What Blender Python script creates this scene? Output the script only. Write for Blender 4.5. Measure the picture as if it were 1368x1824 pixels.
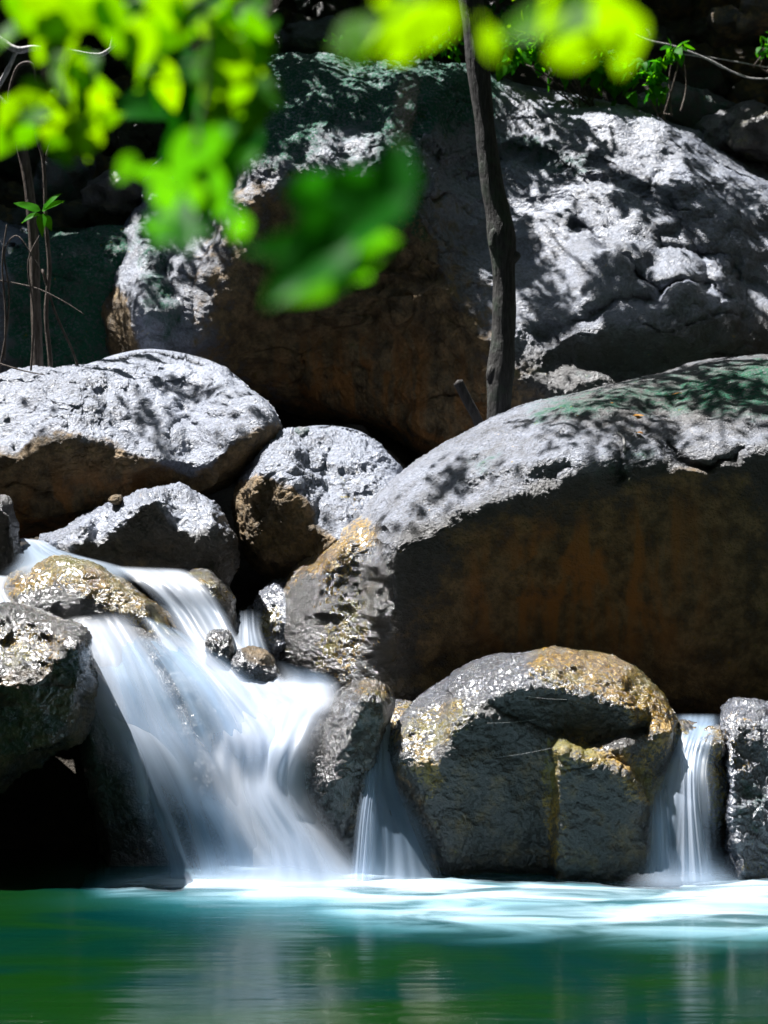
import bpy, math, random
import numpy as np

# ------------------------------------------------------------------ scene, camera, sky, sun, exposure
for o in list(bpy.data.objects):
    bpy.data.objects.remove(o)
SC = bpy.context.scene
COL = SC.collection
random.seed(5)
RNG = np.random.default_rng(11)

CAMH, FPX, CX, CY = 1.75, 3040.0, 684.0, 912.0          # the photo's own pixel frame, 1368 x 1824
cd = bpy.data.cameras.new("camera")
cam = bpy.data.objects.new("camera", cd)
COL.objects.link(cam)
cam.location = (0, 0, CAMH)
cam.rotation_euler = (math.radians(90), 0, 0)
cd.sensor_fit = 'VERTICAL'
cd.sensor_height = 36
cd.lens = 60
cd.clip_end = 400
cd.dof.use_dof = True
cd.dof.focus_distance = 8.7
cd.dof.aperture_fstop = 2.7
SC.camera = cam

SUN = np.array((-0.40, 0.10, 0.91))
SUN /= np.linalg.norm(SUN)
sun_el = math.asin(SUN[2])
sun_az = math.atan2(SUN[0], SUN[1])
W = bpy.data.worlds.new("World")
SC.world = W
W.use_nodes = True
nt = W.node_tree
sky = nt.nodes.new("ShaderNodeTexSky")
sky.sky_type = 'NISHITA'
sky.sun_disc = False
sky.sun_elevation = sun_el
sky.sun_rotation = sun_az
nt.links.new(sky.outputs[0], nt.nodes["Background"].inputs[0])
nt.nodes["Background"].inputs[1].default_value = 0.055
ld = bpy.data.lights.new("sun", 'SUN')
ld.energy = 5.0
ld.angle = math.radians(0.55)
ld.color = (1.0, 0.98, 0.96)
sun = bpy.data.objects.new("sun", ld)
COL.objects.link(sun)
sun.location = tuple(SUN * 30)
from mathutils import Vector
sun.rotation_euler = Vector(tuple(SUN)).to_track_quat('Z', 'Y').to_euler()
SC.view_settings.view_transform = 'Standard'
SC.view_settings.look = 'None'
SC.view_settings.exposure = 1.62
SC.view_settings.gamma = 1.0
SC.view_settings.use_curve_mapping = False

# ------------------------------------------------------------------ helpers
def Wp(px, py, Y):
    px, py, Y = np.broadcast_arrays(np.asarray(px, float), np.asarray(py, float), np.asarray(Y, float))
    return np.stack([(px - CX) / FPX * Y, Y, CAMH - (py - CY) / FPX * Y], -1)

def hash3(ix, iy, iz, seed):
    h = (ix.astype(np.int64) * 374761393 + iy.astype(np.int64) * 668265263 + iz.astype(np.int64) * 2147483647 + seed * 144665) & 0xFFFFFFFF
    h = ((h ^ (h >> 13)) * 1274126177) & 0xFFFFFFFF
    h = ((h ^ (h >> 16)) * 2246822519) & 0xFFFFFFFF
    return h ^ (h >> 15)

GR = np.array([(1,1,0),(-1,1,0),(1,-1,0),(-1,-1,0),(1,0,1),(-1,0,1),(1,0,-1),(-1,0,-1),(0,1,1),(0,-1,1),(0,1,-1),(0,-1,-1),(1,1,0),(-1,1,0),(0,-1,1),(0,-1,-1)], float)

def perlin(P, seed=0):
    Pi = np.floor(P)
    f = P - Pi
    Pi = Pi.astype(np.int64)
    u = f * f * f * (f * (f * 6 - 15) + 10)
    out = 0
    for dx in (0, 1):
        wx = u[:, 0] if dx else 1 - u[:, 0]
        for dy in (0, 1):
            wy = u[:, 1] if dy else 1 - u[:, 1]
            for dz in (0, 1):
                wz = u[:, 2] if dz else 1 - u[:, 2]
                g = GR[hash3(Pi[:, 0] + dx, Pi[:, 1] + dy, Pi[:, 2] + dz, seed) & 15]
                d = g[:, 0] * (f[:, 0] - dx) + g[:, 1] * (f[:, 1] - dy) + g[:, 2] * (f[:, 2] - dz)
                out = out + wx * wy * wz * d
    return out

def fbm(P, scale, octs=4, gain=0.5, lac=2.05, seed=0, ridged=False):
    P = np.asarray(P, float).reshape(-1, 3)
    r = np.zeros(len(P)); a = 1.0; s = scale
    for k in range(octs):
        n = perlin(P * s + 17.3 * k, seed + k)
        r += a * ((0.5 - 2 * np.abs(n)) if ridged else n)
        a *= gain; s *= lac
    return r

def catmull(pts, n, closed=True):
    pts = np.asarray(pts, float); m = len(pts)
    if closed:
        t = np.linspace(0, m, n, endpoint=False)
    else:
        t = np.linspace(0, m - 1 - 1e-9, n)
    i = np.floor(t).astype(int); f = (t - i)[:, None]
    g = (lambda k: pts[k % m]) if closed else (lambda k: pts[np.clip(k, 0, m - 1)])
    p0, p1, p2, p3 = g(i - 1), g(i), g(i + 1), g(i + 2)
    return 0.5 * (2 * p1 + (p2 - p0) * f + (2 * p0 - 5 * p1 + 4 * p2 - p3) * f**2 + (3 * p1 - p0 - 3 * p2 + p3) * f**3)

def box1(a, r, axis):
    if r < 1:
        return a
    pad = [(0, 0)] * a.ndim; pad[axis] = (r + 1, r)
    c = np.cumsum(np.pad(a, pad, mode='edge'), axis=axis)
    n = a.shape[axis]
    hi = np.take(c, np.arange(2 * r + 1, 2 * r + 1 + n), axis=axis)
    lo = np.take(c, np.arange(0, n), axis=axis)
    return (hi - lo) / (2 * r + 1)

def blur(a, rx, ry=None):
    ry = rx if ry is None else ry
    for _ in range(3):
        a = box1(a, int(round(rx)), 1)
        a = box1(a, int(round(ry)), 0)
    return a

def inpoly(X, Y, poly):
    poly = np.asarray(poly, float)
    r = np.zeros(X.shape, bool)
    x0, y0 = poly[-1]
    for x1, y1 in poly:
        if y1 != y0:
            c = ((y1 > Y) != (y0 > Y)) & (X < (x0 - x1) * (Y - y1) / (y0 - y1) + x1)
            r ^= c
        x0, y0 = x1, y1
    return r

class Raster:
    """a small picture-sized field: masks and depths are worked out on it, then read at mesh vertices"""
    def __init__(s, x0, y0, x1, y1, step):
        s.x0, s.y0, s.step = x0, y0, step
        s.xs = np.arange(x0, x1 + step, step); s.ys = np.arange(y0, y1 + step, step)
        s.X, s.Y = np.meshgrid(s.xs, s.ys)
    def noise(s, wl, seed):
        return (perlin(np.stack([s.X.ravel() / wl, s.Y.ravel() / wl, np.full(s.X.size, seed * 1.37)], -1), seed) + 0.5 * perlin(np.stack([s.X.ravel() / wl * 2.3, s.Y.ravel() / wl * 2.3, np.full(s.X.size, seed * 2.1)], -1), seed + 1)).reshape(s.X.shape)
    def mask(s, poly, b=0, smooth=True, warp=0, seed=0):
        p = catmull(poly, len(poly) * 6) if smooth else poly
        if warp:
            m = inpoly(s.X + warp * s.noise(warp * 3.2, seed), s.Y + warp * s.noise(warp * 3.2, seed + 7), p).astype(float)
        else:
            m = inpoly(s.X, s.Y, p).astype(float)
        return blur(m, max(0, b / s.step / 1.7)) if b else m
    def at(s, F, px, py):
        u = np.clip((px - s.x0) / s.step, 0, F.shape[1] - 1.001); v = np.clip((py - s.y0) / s.step, 0, F.shape[0] - 1.001)
        i = np.floor(u).astype(int); j = np.floor(v).astype(int); fu = u - i; fv = v - j
        return (F[j, i] * (1 - fu) + F[j, i + 1] * fu) * (1 - fv) + (F[j + 1, i] * (1 - fu) + F[j + 1, i + 1] * fu) * fv

def seg_dist(X, Y, line):
    d = np.full(X.shape, 1e9)
    for (x0, y0), (x1, y1) in zip(line[:-1], line[1:]):
        L = (x1 - x0)**2 + (y1 - y0)**2 + 1e-9
        t = np.clip(((X - x0) * (x1 - x0) + (Y - y0) * (y1 - y0)) / L, 0, 1)
        d = np.minimum(d, np.hypot(X - x0 - t * (x1 - x0), Y - y0 - t * (y1 - y0)))
    return d

def mesh_obj(name, V, F, mat, parent=None, attrs=None, uv=None, smooth=True, label=None, cat=None, group=None, kind=None):
    me = bpy.data.meshes.new(name)
    V = np.asarray(V, np.float32)
    F = np.asarray(F, np.int32)
    k = F.shape[1]
    me.vertices.add(len(V)); me.vertices.foreach_set("co", V.ravel())
    me.loops.add(F.size); me.loops.foreach_set("vertex_index", F.ravel())
    me.polygons.add(len(F)); me.polygons.foreach_set("loop_start", np.arange(0, F.size, k, dtype=np.int32))
    me.update(calc_edges=True)
    if smooth:
        me.polygons.foreach_set("use_smooth", np.ones(len(F), bool))
    for n, a in (attrs or {}).items():
        at = me.attributes.new(n, 'FLOAT', 'POINT')
        at.data.foreach_set("value", np.asarray(a, np.float32))
    if uv is not None:
        l = me.uv_layers.new(name="uv")
        l.data.foreach_set("uv", np.asarray(uv, np.float32)[F.ravel()].ravel())
    me.materials.append(mat)
    me.validate()
    o = bpy.data.objects.new(name, me)
    COL.objects.link(o)
    if parent is not None:
        o.parent = parent
        o.matrix_parent_inverse = parent.matrix_world.inverted()
    tag(o, label, cat, group, kind)
    return o

def tag(o, label=None, cat=None, group=None, kind=None):
    if label: o["label"] = label
    if cat: o["category"] = cat
    if group: o["group"] = group
    if kind: o["kind"] = kind
    return o

def empty(name, loc, label, cat, group=None):
    o = bpy.data.objects.new(name, None)
    o.empty_display_size = 0.1
    COL.objects.link(o)
    o.location = tuple(loc)
    bpy.context.view_layer.update()
    return tag(o, label, cat, group)

# ------------------------------------------------------------------ materials
class NT:
    def __init__(s, name):
        s.m = bpy.data.materials.new(name); s.m.use_nodes = True
        s.t = s.m.node_tree; s.t.nodes.clear()
        s.out = s.t.nodes.new("ShaderNodeOutputMaterial")
    def n(s, ty, ins=None, **kw):
        x = s.t.nodes.new("ShaderNode" + ty)
        for k, v in kw.items(): setattr(x, k, v)
        for k, v in (ins or {}).items(): s.set(x, k, v)
        return x
    def set(s, x, k, v):
        if isinstance(v, bpy.types.NodeSocket): s.t.links.new(v, x.inputs[k])
        elif isinstance(v, bpy.types.Node): s.t.links.new(v.outputs[0], x.inputs[k])
        else:
            if isinstance(v, tuple) and len(v) == 3 and x.inputs[k].type == 'RGBA': v = (*v, 1)
            x.inputs[k].default_value = v
    def math(s, op, a, b=0.0, c=None, clamp=False):
        x = s.n("Math", operation=op, use_clamp=clamp)
        s.set(x, 0, a); s.set(x, 1, b)
        if c is not None: s.set(x, 2, c)
        return x.outputs[0]
    def mix(s, f, a, b):
        x = s.n("Mix", data_type='RGBA')
        s.set(x, 0, f); s.set(x, 6, a); s.set(x, 7, b)
        return x.outputs[2]
    def noise(s, vec, scale, detail=4, rough=0.55, dist=0.0):
        return s.n("TexNoise", {"Vector": vec, "Scale": scale, "Detail": detail, "Roughness": rough, "Distortion": dist}).outputs[0]
    def ramp(s, f, lo, hi):
        x = s.n("MapRange", {0: f, 1: lo, 2: hi, 3: 0.0, 4: 1.0}, interpolation_type='SMOOTHSTEP')
        return x.outputs[0]
    def attr(s, name):
        return s.n("Attribute", attribute_name=name).outputs["Fac"]

def rock_material():
    t = NT("river_rock")
    pos = t.n("NewGeometry").outputs["Position"]
    n1 = t.noise(pos, 1.7, 5, 0.6)
    n2 = t.noise(pos, 9, 5, 0.65)
    n3 = t.noise(pos, 45, 4, 0.7)
    n4 = t.noise(pos, 160, 3, 0.7)
    grey = t.mix(t.ramp(n1, 0.35, 0.65), (0.068, 0.077, 0.100), (0.165, 0.186, 0.240))
    grey = t.mix(t.ramp(n3, 0.35, 0.75), grey, (0.29, 0.325, 0.41))
    speck = t.ramp(n4, 0.60, 0.70)
    grey = t.mix(t.math('MULTIPLY', speck, 0.65), grey, (0.04, 0.04, 0.045))
    shade = t.ramp(t.math('ADD', t.attr("tone"), t.math('MULTIPLY', t.math('SUBTRACT', n2, 0.5), 1.1)), 0.12, 0.95)                                     # stone tone plus shade painted on faces: 0 dark, 1 pale
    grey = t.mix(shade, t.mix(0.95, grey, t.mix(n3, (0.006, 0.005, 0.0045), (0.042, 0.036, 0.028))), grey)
    # brown iron stain
    st = t.math('ADD', t.attr("stain"), t.math('MULTIPLY', t.math('SUBTRACT', n2, 0.5), 1.3))
    st = t.ramp(st, 0.3, 0.75)
    brown = t.mix(t.ramp(n2, 0.35, 0.65), (0.070, 0.048, 0.024), (0.27, 0.185, 0.095))
    brown = t.mix(t.ramp(n3, 0.45, 0.7), brown, (0.11, 0.09, 0.06))
    drip = t.noise(t.n("Mapping", {"Vector": pos, "Scale": (7, 7, 0.7)}).outputs[0], 1.0, 4, 0.6, 0.3)
    brown = t.mix(t.math('MULTIPLY', t.attr("rust"), t.ramp(drip, 0.42, 0.62)), brown, (0.31, 0.140, 0.040))
    col = t.mix(st, grey, brown)
    # moss and lichen film
    mo = t.math('ADD', t.attr("moss"), t.math('MULTIPLY', t.math('SUBTRACT', n2, 0.5), 1.1))
    mo = t.math('MULTIPLY', t.ramp(mo, 0.35, 0.7), t.ramp(n3, 0.30, 0.55))
    mossc = t.mix(n3, (0.006, 0.055, 0.032), (0.022, 0.125, 0.070))
    col = t.mix(mo, col, mossc)
    # ochre algae
    al = t.math('ADD', t.math('MULTIPLY', t.attr("algae"), 1.25), t.math('MULTIPLY', t.math('SUBTRACT', n2, 0.5), 1.6))
    al = t.math('ADD', al, t.math('MULTIPLY', t.math('SUBTRACT', n3, 0.5), 2.0))
    al = t.ramp(al, 0.36, 0.72)
    alc = t.mix(t.ramp(n3, 0.35, 0.65), (0.07, 0.036, 0.003), (0.42, 0.245, 0.018))
    alc = t.mix(t.ramp(n1, 0.42, 0.6), alc, (0.17, 0.15, 0.012))
    col = t.mix(al, col, alc)
    wet = t.math('MULTIPLY', t.attr("wet"), t.math('SUBTRACT', 1.0, t.math('MULTIPLY', mo, 0.6)))
    col = t.mix(t.math('MULTIPLY', wet, 0.75), col, t.mix(0.6, col, (0.0, 0.0, 0.0)))
    bs = t.n("BsdfPrincipled", {"Base Color": col})
    rough = t.math('SUBTRACT', t.math('ADD', t.math('ADD', 0.40, t.math('MULTIPLY', mo, 0.35)), t.math('MULTIPLY', st, 0.2)), t.math('MULTIPLY', wet, t.math('ADD', 0.08, t.math('MULTIPLY', n2, 0.28))))
    t.set(bs, "Roughness", rough)
    t.set(bs, "Specular IOR Level", t.math('ADD', t.math('MULTIPLY', t.math('SUBTRACT', 1.0, t.math('MULTIPLY', st, 0.65)), t.math('SUBTRACT', 1.0, t.math('MULTIPLY', mo, 0.85))), t.math('MULTIPLY', wet, 0.3)))
    t.set(bs, "Coat Weight", t.math('MULTIPLY', wet, 0.7)); t.set(bs, "Coat Roughness", 0.16)
    vor = t.n("TexVoronoi", {"Vector": pos, "Scale": 70.0}).outputs[0]
    hgt = t.math('ADD', t.math('MULTIPLY', n3, 1.0), t.math('MULTIPLY', n4, 0.45))
    hgt = t.math('ADD', hgt, t.math('MULTIPLY', vor, 0.35))
    mid = t.n("Bump", {"Height": t.noise(pos, 16, 4, 0.6, 0.6), "Strength": 0.55, "Distance": 0.03})
    bp = t.n("Bump", {"Height": hgt, "Strength": 0.95, "Distance": 0.016, "Normal": mid})
    t.set(bs, "Normal", bp)
    t.t.links.new(bs.outputs[0], t.out.inputs[0])
    return t.m

def water_fall_material():
    t = NT("falling_water")
    uv = t.n("UVMap", uv_map="uv").outputs[0]
    def streak(sx, sy, det, off):
        mp = t.n("Mapping", {"Vector": uv, "Location": (off, off * 0.37, 0), "Scale": (sx, sy, 1)})
        return t.noise(mp, 1.0, det, 0.55, 0.25)
    a = streak(5, 0.7, 2, 0.0); b = streak(18, 1.2, 3, 3.0); c = streak(70, 2.2, 2, 9.0)
    s = t.math('ADD', t.math('MULTIPLY', a, 0.9), t.math('MULTIPLY', b, 0.30))
    s = t.math('ADD', s, t.math('MULTIPLY', c, 0.08))           # mean about 0.83
    s = t.math('SUBTRACT', s, 0.64)
    d = t.attr("dens"); e = t.attr("edge")
    al = t.math('ADD', d, t.math('MULTIPLY', s, t.math('MULTIPLY', 1.7, t.math('SUBTRACT', 1.25, d))))
    al = t.math('MULTIPLY', al, e, clamp=True)
    dif = t.n("BsdfDiffuse", {"Color": (0.82, 0.86, 0.95)})
    trn = t.n("BsdfTranslucent", {"Color": (0.86, 0.90, 0.97)})
    body = t.n("MixShader", {0: 0.55, 1: dif, 2: trn})
    gl = t.n("BsdfGlossy", {"Color": (1, 1, 1), "Roughness": 0.45})
    body = t.n("MixShader", {0: 0.06, 1: body, 2: gl})
    thin = t.ramp(d, 0.2, 1.0)
    t.set(dif, "Color", t.mix(thin, (0.34, 0.52, 0.74), (0.74, 0.79, 0.89))); t.set(trn, "Color", t.mix(thin, (0.36, 0.54, 0.76), (0.76, 0.81, 0.90)))
    tr = t.n("BsdfTransparent")
    m = t.n("MixShader", {0: al, 1: tr, 2: body})
    t.t.links.new(m.outputs[0], t.out.inputs[0])
    return t.m

def pool_material():
    t = NT("pool_water")
    pos = t.n("NewGeometry").outputs["Position"]
    mp = t.n("Mapping", {"Vector": pos, "Scale": (0.9, 1.6, 1)})
    n = t.noise(mp, 1.0, 3, 0.5, 0.4)
    sep = t.n("SeparateXYZ", {0: pos})
    near = t.ramp(t.math('ADD', t.attr("aer"), t.math('MULTIPLY', t.math('SUBTRACT', n, 0.5), 0.5)), 0.05, 1.0)
    deep = t.mix(t.ramp(n, 0.38, 0.62), (0.0, 0.013, 0.011), (0.002, 0.018, 0.002))
    col = t.mix(near, deep, (0.008, 0.066, 0.080))
    bs = t.n("BsdfPrincipled", {"Base Color": col, "Roughness": 0.13, "IOR": 1.33})
    mp2 = t.n("Mapping", {"Vector": pos, "Scale": (1.8, 17, 1)})
    b1 = t.noise(mp2, 1.0, 3, 0.6)
    mp3 = t.n("Mapping", {"Vector": pos, "Scale": (1.0, 5, 1)})
    b2 = t.noise(mp3, 1.0, 2, 0.5)
    bp = t.n("Bump", {"Height": t.math('ADD', b1, t.math('MULTIPLY', b2, 1.5)), "Strength": 0.25, "Distance": 0.012})
    t.set(bs, "Normal", bp)
    t.t.links.new(bs.outputs[0], t.out.inputs[0])
    return t.m

def foam_material():
    t = NT("foam")
    pos = t.n("NewGeometry").outputs["Position"]
    mp = t.n("Mapping", {"Vector": pos, "Scale": (1.5, 4.5, 1)})
    n = t.noise(mp, 1.0, 4, 0.5, 0.6)
    a = t.math('MULTIPLY', t.attr("dens"), t.math('ADD', 0.12, t.math('MULTIPLY', t.ramp(n, 0.34, 0.64), 1.1)), clamp=True)
    col = t.mix(t.attr("dens"), (0.10, 0.36, 0.46), (0.62, 0.70, 0.78))
    dif = t.n("BsdfDiffuse", {"Color": col})
    m = t.n("MixShader", {0: a, 1: t.n("BsdfTransparent"), 2: dif})
    t.t.links.new(m.outputs[0], t.out.inputs[0])
    return t.m

def leaf_material(name, dark, light, glow, trans=0.55, spec=0.4):
    t = NT(name)
    tint = t.attr("tint")
    uv = t.n("UVMap", uv_map="uv").outputs[0]
    sep = t.n("SeparateXYZ", {0: uv})
    across = t.math('ABSOLUTE', t.math('SUBTRACT', sep.outputs[0], 0.5))
    rib = t.math('SUBTRACT', 1.0, t.ramp(across, 0.0, 0.05))
    v = t.math('ADD', sep.outputs[1], t.math('MULTIPLY', across, -0.9))
    vein = t.ramp(t.math('ABSOLUTE', t.math('SUBTRACT', t.math('FRACT', t.math('MULTIPLY', v, 7.0)), 0.5)), 0.40, 0.5)
    pat = t.math('MAXIMUM', rib, t.math('MULTIPLY', vein, 0.5))
    col = t.mix(tint, dark, light)
    col = t.mix(t.math('MULTIPLY', pat, 0.4), col, (light[0] * 1.3, light[1] * 1.2, light[2] * 1.2))
    gcol = t.mix(tint, (glow[0] * 0.35, glow[1] * 0.6, glow[2]), glow)
    gcol = t.mix(t.math('MULTIPLY', pat, 0.35), gcol, dark)
    pr = t.n("BsdfPrincipled", {"Base Color": col, "Roughness": 0.45, "Specular IOR Level": spec})
    tl = t.n("BsdfTranslucent", {"Color": gcol})
    m = t.n("MixShader", {0: trans, 1: pr, 2: tl})
    t.t.links.new(m.outputs[0], t.out.inputs[0])
    return t.m

def bark_material(name, a, b, moss=0.0):
    t = NT(name)
    pos = t.n("NewGeometry").outputs["Position"]
    mp = t.n("Mapping", {"Vector": pos, "Scale": (1, 1, 0.16)})
    n = t.noise(mp, 60, 5, 0.65)
    n2 = t.noise(pos, 7, 4, 0.6)
    col = t.mix(t.ramp(n, 0.35, 0.65), a, b)
    col = t.mix(t.math('MULTIPLY', t.ramp(n2, 0.5, 0.7), moss), col, (0.03, 0.06, 0.03))
    bs = t.n("BsdfPrincipled", {"Base Color": col, "Roughness": 0.7})
    bp = t.n("Bump", {"Height": t.math('ADD', n, n2), "Strength": 1.0, "Distance": 0.018})
    t.set(bs, "Normal", bp)
    t.t.links.new(bs.outputs[0], t.out.inputs[0])
    return t.m

def ground_material():
    t = NT("leaf_litter_soil")
    pos = t.n("NewGeometry").outputs["Position"]
    n = t.noise(pos, 3, 6, 0.65); n2 = t.noise(pos, 30, 4, 0.7)
    col = t.mix(t.ramp(n, 0.35, 0.65), (0.018, 0.014, 0.010), (0.05, 0.04, 0.028))
    col = t.mix(t.ramp(n2, 0.55, 0.75), col, (0.02, 0.03, 0.012))
    bs = t.n("BsdfPrincipled", {"Base Color": col, "Roughness": 0.95})
    bp = t.n("Bump", {"Height": t.math('ADD', n, n2), "Strength": 1.0, "Distance": 0.06})
    t.set(bs, "Normal", bp)
    t.t.links.new(bs.outputs[0], t.out.inputs[0])
    return t.m

M_ROCK = rock_material()
M_FALL = water_fall_material()
M_POOL = pool_material()
M_FOAM = foam_material()
M_GROUND = ground_material()
M_LEAF = leaf_material("sunlit_leaf", (0.01, 0.12, 0.004), (0.04, 0.22, 0.006), (0.13, 0.42, 0.002), 0.6, 0.05)
M_LEAFY = leaf_material("yellow_leaf", (0.015, 0.13, 0.002), (0.06, 0.19, 0.003), (0.24, 0.46, 0.0), 0.62, 0.05)
M_LEAFD = leaf_material("shaded_leaf", (0.006, 0.075, 0.006), (0.015, 0.15, 0.010), (0.03, 0.28, 0.004), 0.5, 0.05)  # darker copy of the leaf, shade put into its colour
M_CROWN = leaf_material("crown_leaf", (0.02, 0.07, 0.01), (0.04, 0.12, 0.015), (0.10, 0.22, 0.01), 0.3)
M_BARK = bark_material("smooth_grey_bark", (0.010, 0.009, 0.008), (0.042, 0.040, 0.037), 0.5)
M_TWIG = bark_material("thin_brown_twig", (0.05, 0.035, 0.025), (0.13, 0.10, 0.08))
M_DRY = bark_material("bleached_dry_wood", (0.30, 0.29, 0.28), (0.58, 0.57, 0.56))
M_DARKWOOD = bark_material("dark_wet_wood", (0.012, 0.010, 0.009), (0.035, 0.03, 0.026))

# ------------------------------------------------------------------ ground
PROF = np.array([(-60, 36), (-30, 26), (-14, 18), (-9, 13), (-6, 8), (-4, 3.5), (-2, 0), (-1, -0.6), (7.6, -0.6), (8.4, -0.4), (8.9, 0.0), (9.4, 0.55), (10, 1.0), (11, 1.5),  # steep unseen slope behind the camera, shaped to cut sky light
                 (12.5, 2.2), (13.5, 3.0), (14.5, 4.2), (16, 6.2), (18, 10.0), (20, 14.5), (24, 19), (40, 30), (60, 34)], float)
def ground_z(X, Y):
    z = np.interp(Y, PROF[:, 0], PROF[:, 1])
    z = z + np.interp(X, [-60, -12, -9, -7, -5, -4, 4, 5, 6.5, 9, 12, 60], [24, 17, 13, 8, 2, 0, 0, 2, 8, 14, 17, 24])  # unseen side walls raised to narrow the open sky
    P = np.stack([X.ravel(), Y.ravel(), np.zeros(X.size)], -1)
    n = fbm(P, 0.5, 5, 0.5, seed=3).reshape(X.shape)
    return z + n * np.where((Y > 12) | (Y < -4), 0.9, 0.15)
gx = np.concatenate([np.linspace(-60, -7, 26)[:-1], np.linspace(-7, 7, 140), np.linspace(7, 60, 26)[1:]])
gy = np.concatenate([np.linspace(-60, 6, 60)[:-1], np.linspace(6, 20, 140), np.linspace(20, 60, 26)[1:]])
GX, GY = np.meshgrid(gx, gy)
GZ = ground_z(GX, GY)
nx, ny = len(gx), len(gy)
idx = np.arange(nx * ny).reshape(ny, nx)
GF = np.stack([idx[:-1, :-1], idx[:-1, 1:], idx[1:, 1:], idx[1:, :-1]], -1).reshape(-1, 4)
mesh_obj("ground", np.stack([GX, GY, GZ], -1).reshape(-1, 3), GF, M_GROUND, kind="structure")

# ------------------------------------------------------------------ rocks
ROCKS = {}
class Rock: pass

def rock(key, name, label, outline, y0, lit, s_lit=1.1, s_dark=-0.12, crease=10, rim=0.3, rimw=0.25, thick=0.6, n=110, center=None,
         rough=0.02, fine=0.006, tone=1.0, features=(), paint=(), seed=1, offs_smooth=60, anchor=1.0, cracks=0.6, warp=7, chunk=0.35, cat="boulder", group=None, kind=None, sideslope=()):
    step = 3.0
    outl = catmull(outline, 720)
    x0, y0p = outl.min(0) - 24; x1, y1p = outl.max(0) + 24
    R = Raster(x0, y0p, x1, y1p, step)
    S = np.full(R.X.shape, float(s_dark))
    for L in lit:
        poly, s, b = (L if isinstance(L, tuple) else (L, s_lit, crease))
        m = R.mask(poly, b)
        S = S * (1 - m) + s * m
    dz = step / FPX * y0
    # integrate the slope up each column, measured from the lowest row of the rock
    D = np.cumsum(S[::-1], 0)[::-1] * dz
    inside = inpoly(R.X, R.Y, outl)
    Dm = np.where(inside, D, 1e9).min(0); bad = Dm > 1e8
    if bad.any():
        good = np.where(~bad)[0]
        Dm = np.interp(np.arange(len(Dm)), good, Dm[good])
    if anchor < 1:                                    # columns share the depth of the crest instead of the foot
        top = np.argmax(inside, 0)
        Dt = D[top, np.arange(D.shape[1])]
        Dt = np.where(bad, np.interp(np.arange(len(Dm)), np.where(~bad)[0], Dt[~bad]), Dt)
        Dm = Dm * anchor + (Dt + (Dm - Dt).min()) * (1 - anchor)
    off = blur(Dm[None, :], offs_smooth / step)[0]
    D = D - off[None, :]
    for poly, sx, b in sideslope:                     # faces turned to the left (+) or right (-)
        m = R.mask(poly, b)
        D = D + np.cumsum((m * sx)[:, ::-1], 1)[:, ::-1] * dz
    for f in features:
        if f[0] == 'step': D = D + f[2] * R.mask(f[1], f[3], smooth=False)
        elif f[0] == 'bump': D = D + f[5] * np.exp(-((R.X - f[1]) / f[3])**2 - ((R.Y - f[2]) / f[4])**2)
        elif f[0] == 'crack':
            wob = 5 * np.sin(R.X * 0.05 + R.Y * 0.03) + 3 * np.sin(R.X * 0.13 - R.Y * 0.11)
            D = D + f[3] * np.exp(-(seg_dist(R.X, R.Y + wob, f[1]) / f[2])**2)
    # irregular breaks of slope and chunky relief
    D = R.at(D, (R.X + warp * R.noise(warp * 4, seed)).ravel(), (R.Y + warp * R.noise(warp * 4, seed + 7)).ravel()).reshape(R.X.shape)
    for wl, g in ((6 * warp, 1.0), (2.6 * warp, 0.8)):
        nz = R.noise(wl, seed + 13)
        D = D + chunk * g * wl / 7 * y0 / FPX * (np.abs(nz) * 1.6 - 0.3)
    # disc grid
    c = np.array(center if center else outl.mean(0), float)
    v = outl - c; th = np.unwrap(np.arctan2(v[:, 1], v[:, 0])); rr = np.hypot(v[:, 0], v[:, 1])
    if th[-1] < th[0]: th, rr = th[::-1], rr[::-1]
    th = np.concatenate([th - 2 * np.pi, th, th + 2 * np.pi]); rr = np.tile(rr, 3)
    o = np.argsort(th); th, rr = th[o], rr[o]
    a = np.linspace(-1, 1, n); A, B = np.meshgrid(a, a)
    big = np.abs(A) > np.abs(B)
    with np.errstate(divide='ignore', invalid='ignore'):
        r0 = np.where(big, A, B)
        ph = np.where(big, np.pi / 4 * (B / A), np.pi / 2 - np.pi / 4 * (A / B))
    ph = np.where(np.isfinite(ph), ph, 0)
    ux, uy = r0 * np.cos(ph), r0 * np.sin(ph)
    rho = np.hypot(ux, uy); ang = np.arctan2(uy, ux)
    rho = np.clip(rho, 0, 1); rho = 1 - (1 - rho)**1.35
    rt = np.interp(ang, th, rr)
    px = c[0] + rho * rt * np.cos(ang); py = c[1] + rho * rt * np.sin(ang)
    q = np.clip((rho - (1 - rimw)) / rimw, 0, 1)
    dep = y0 + R.at(D, px, py) + rim * (1 - np.sqrt(np.clip(1 - q**2, 0, 1)))
    P = Wp(px, py, dep)
    du = np.gradient(P, axis=1); dv = np.gradient(P, axis=0)
    N = np.cross(du, dv); N /= (np.linalg.norm(N, axis=-1, keepdims=True) + 1e-12)
    if N[n // 2, n // 2, 1] > 0: N = -N
    flat = P.reshape(-1, 3)
    size = (rr.max() / FPX * y0)
    disp = rough * fbm(flat, 1.6 / max(size, 0.25), 4, 0.5, seed=seed) * 2.0
    disp += fine * (fbm(flat, 7, 3, 0.5, seed=seed + 20) * 0.8 + fbm(flat, 38, 3, 0.7, seed=seed + 40) * 0.8)
    disp += fine * 1.3 * np.minimum(0, fbm(flat * np.array([1, 1, 1.6]), 3.2, 3, 0.5, seed=seed + 60) + 0.25) 
    warp = flat + 0.25 * np.stack([fbm(flat, 1.3, 2, seed=seed + 80), fbm(flat, 1.3, 2, seed=seed + 81), fbm(flat, 1.3, 2, seed=seed + 82)], -1)
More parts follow.
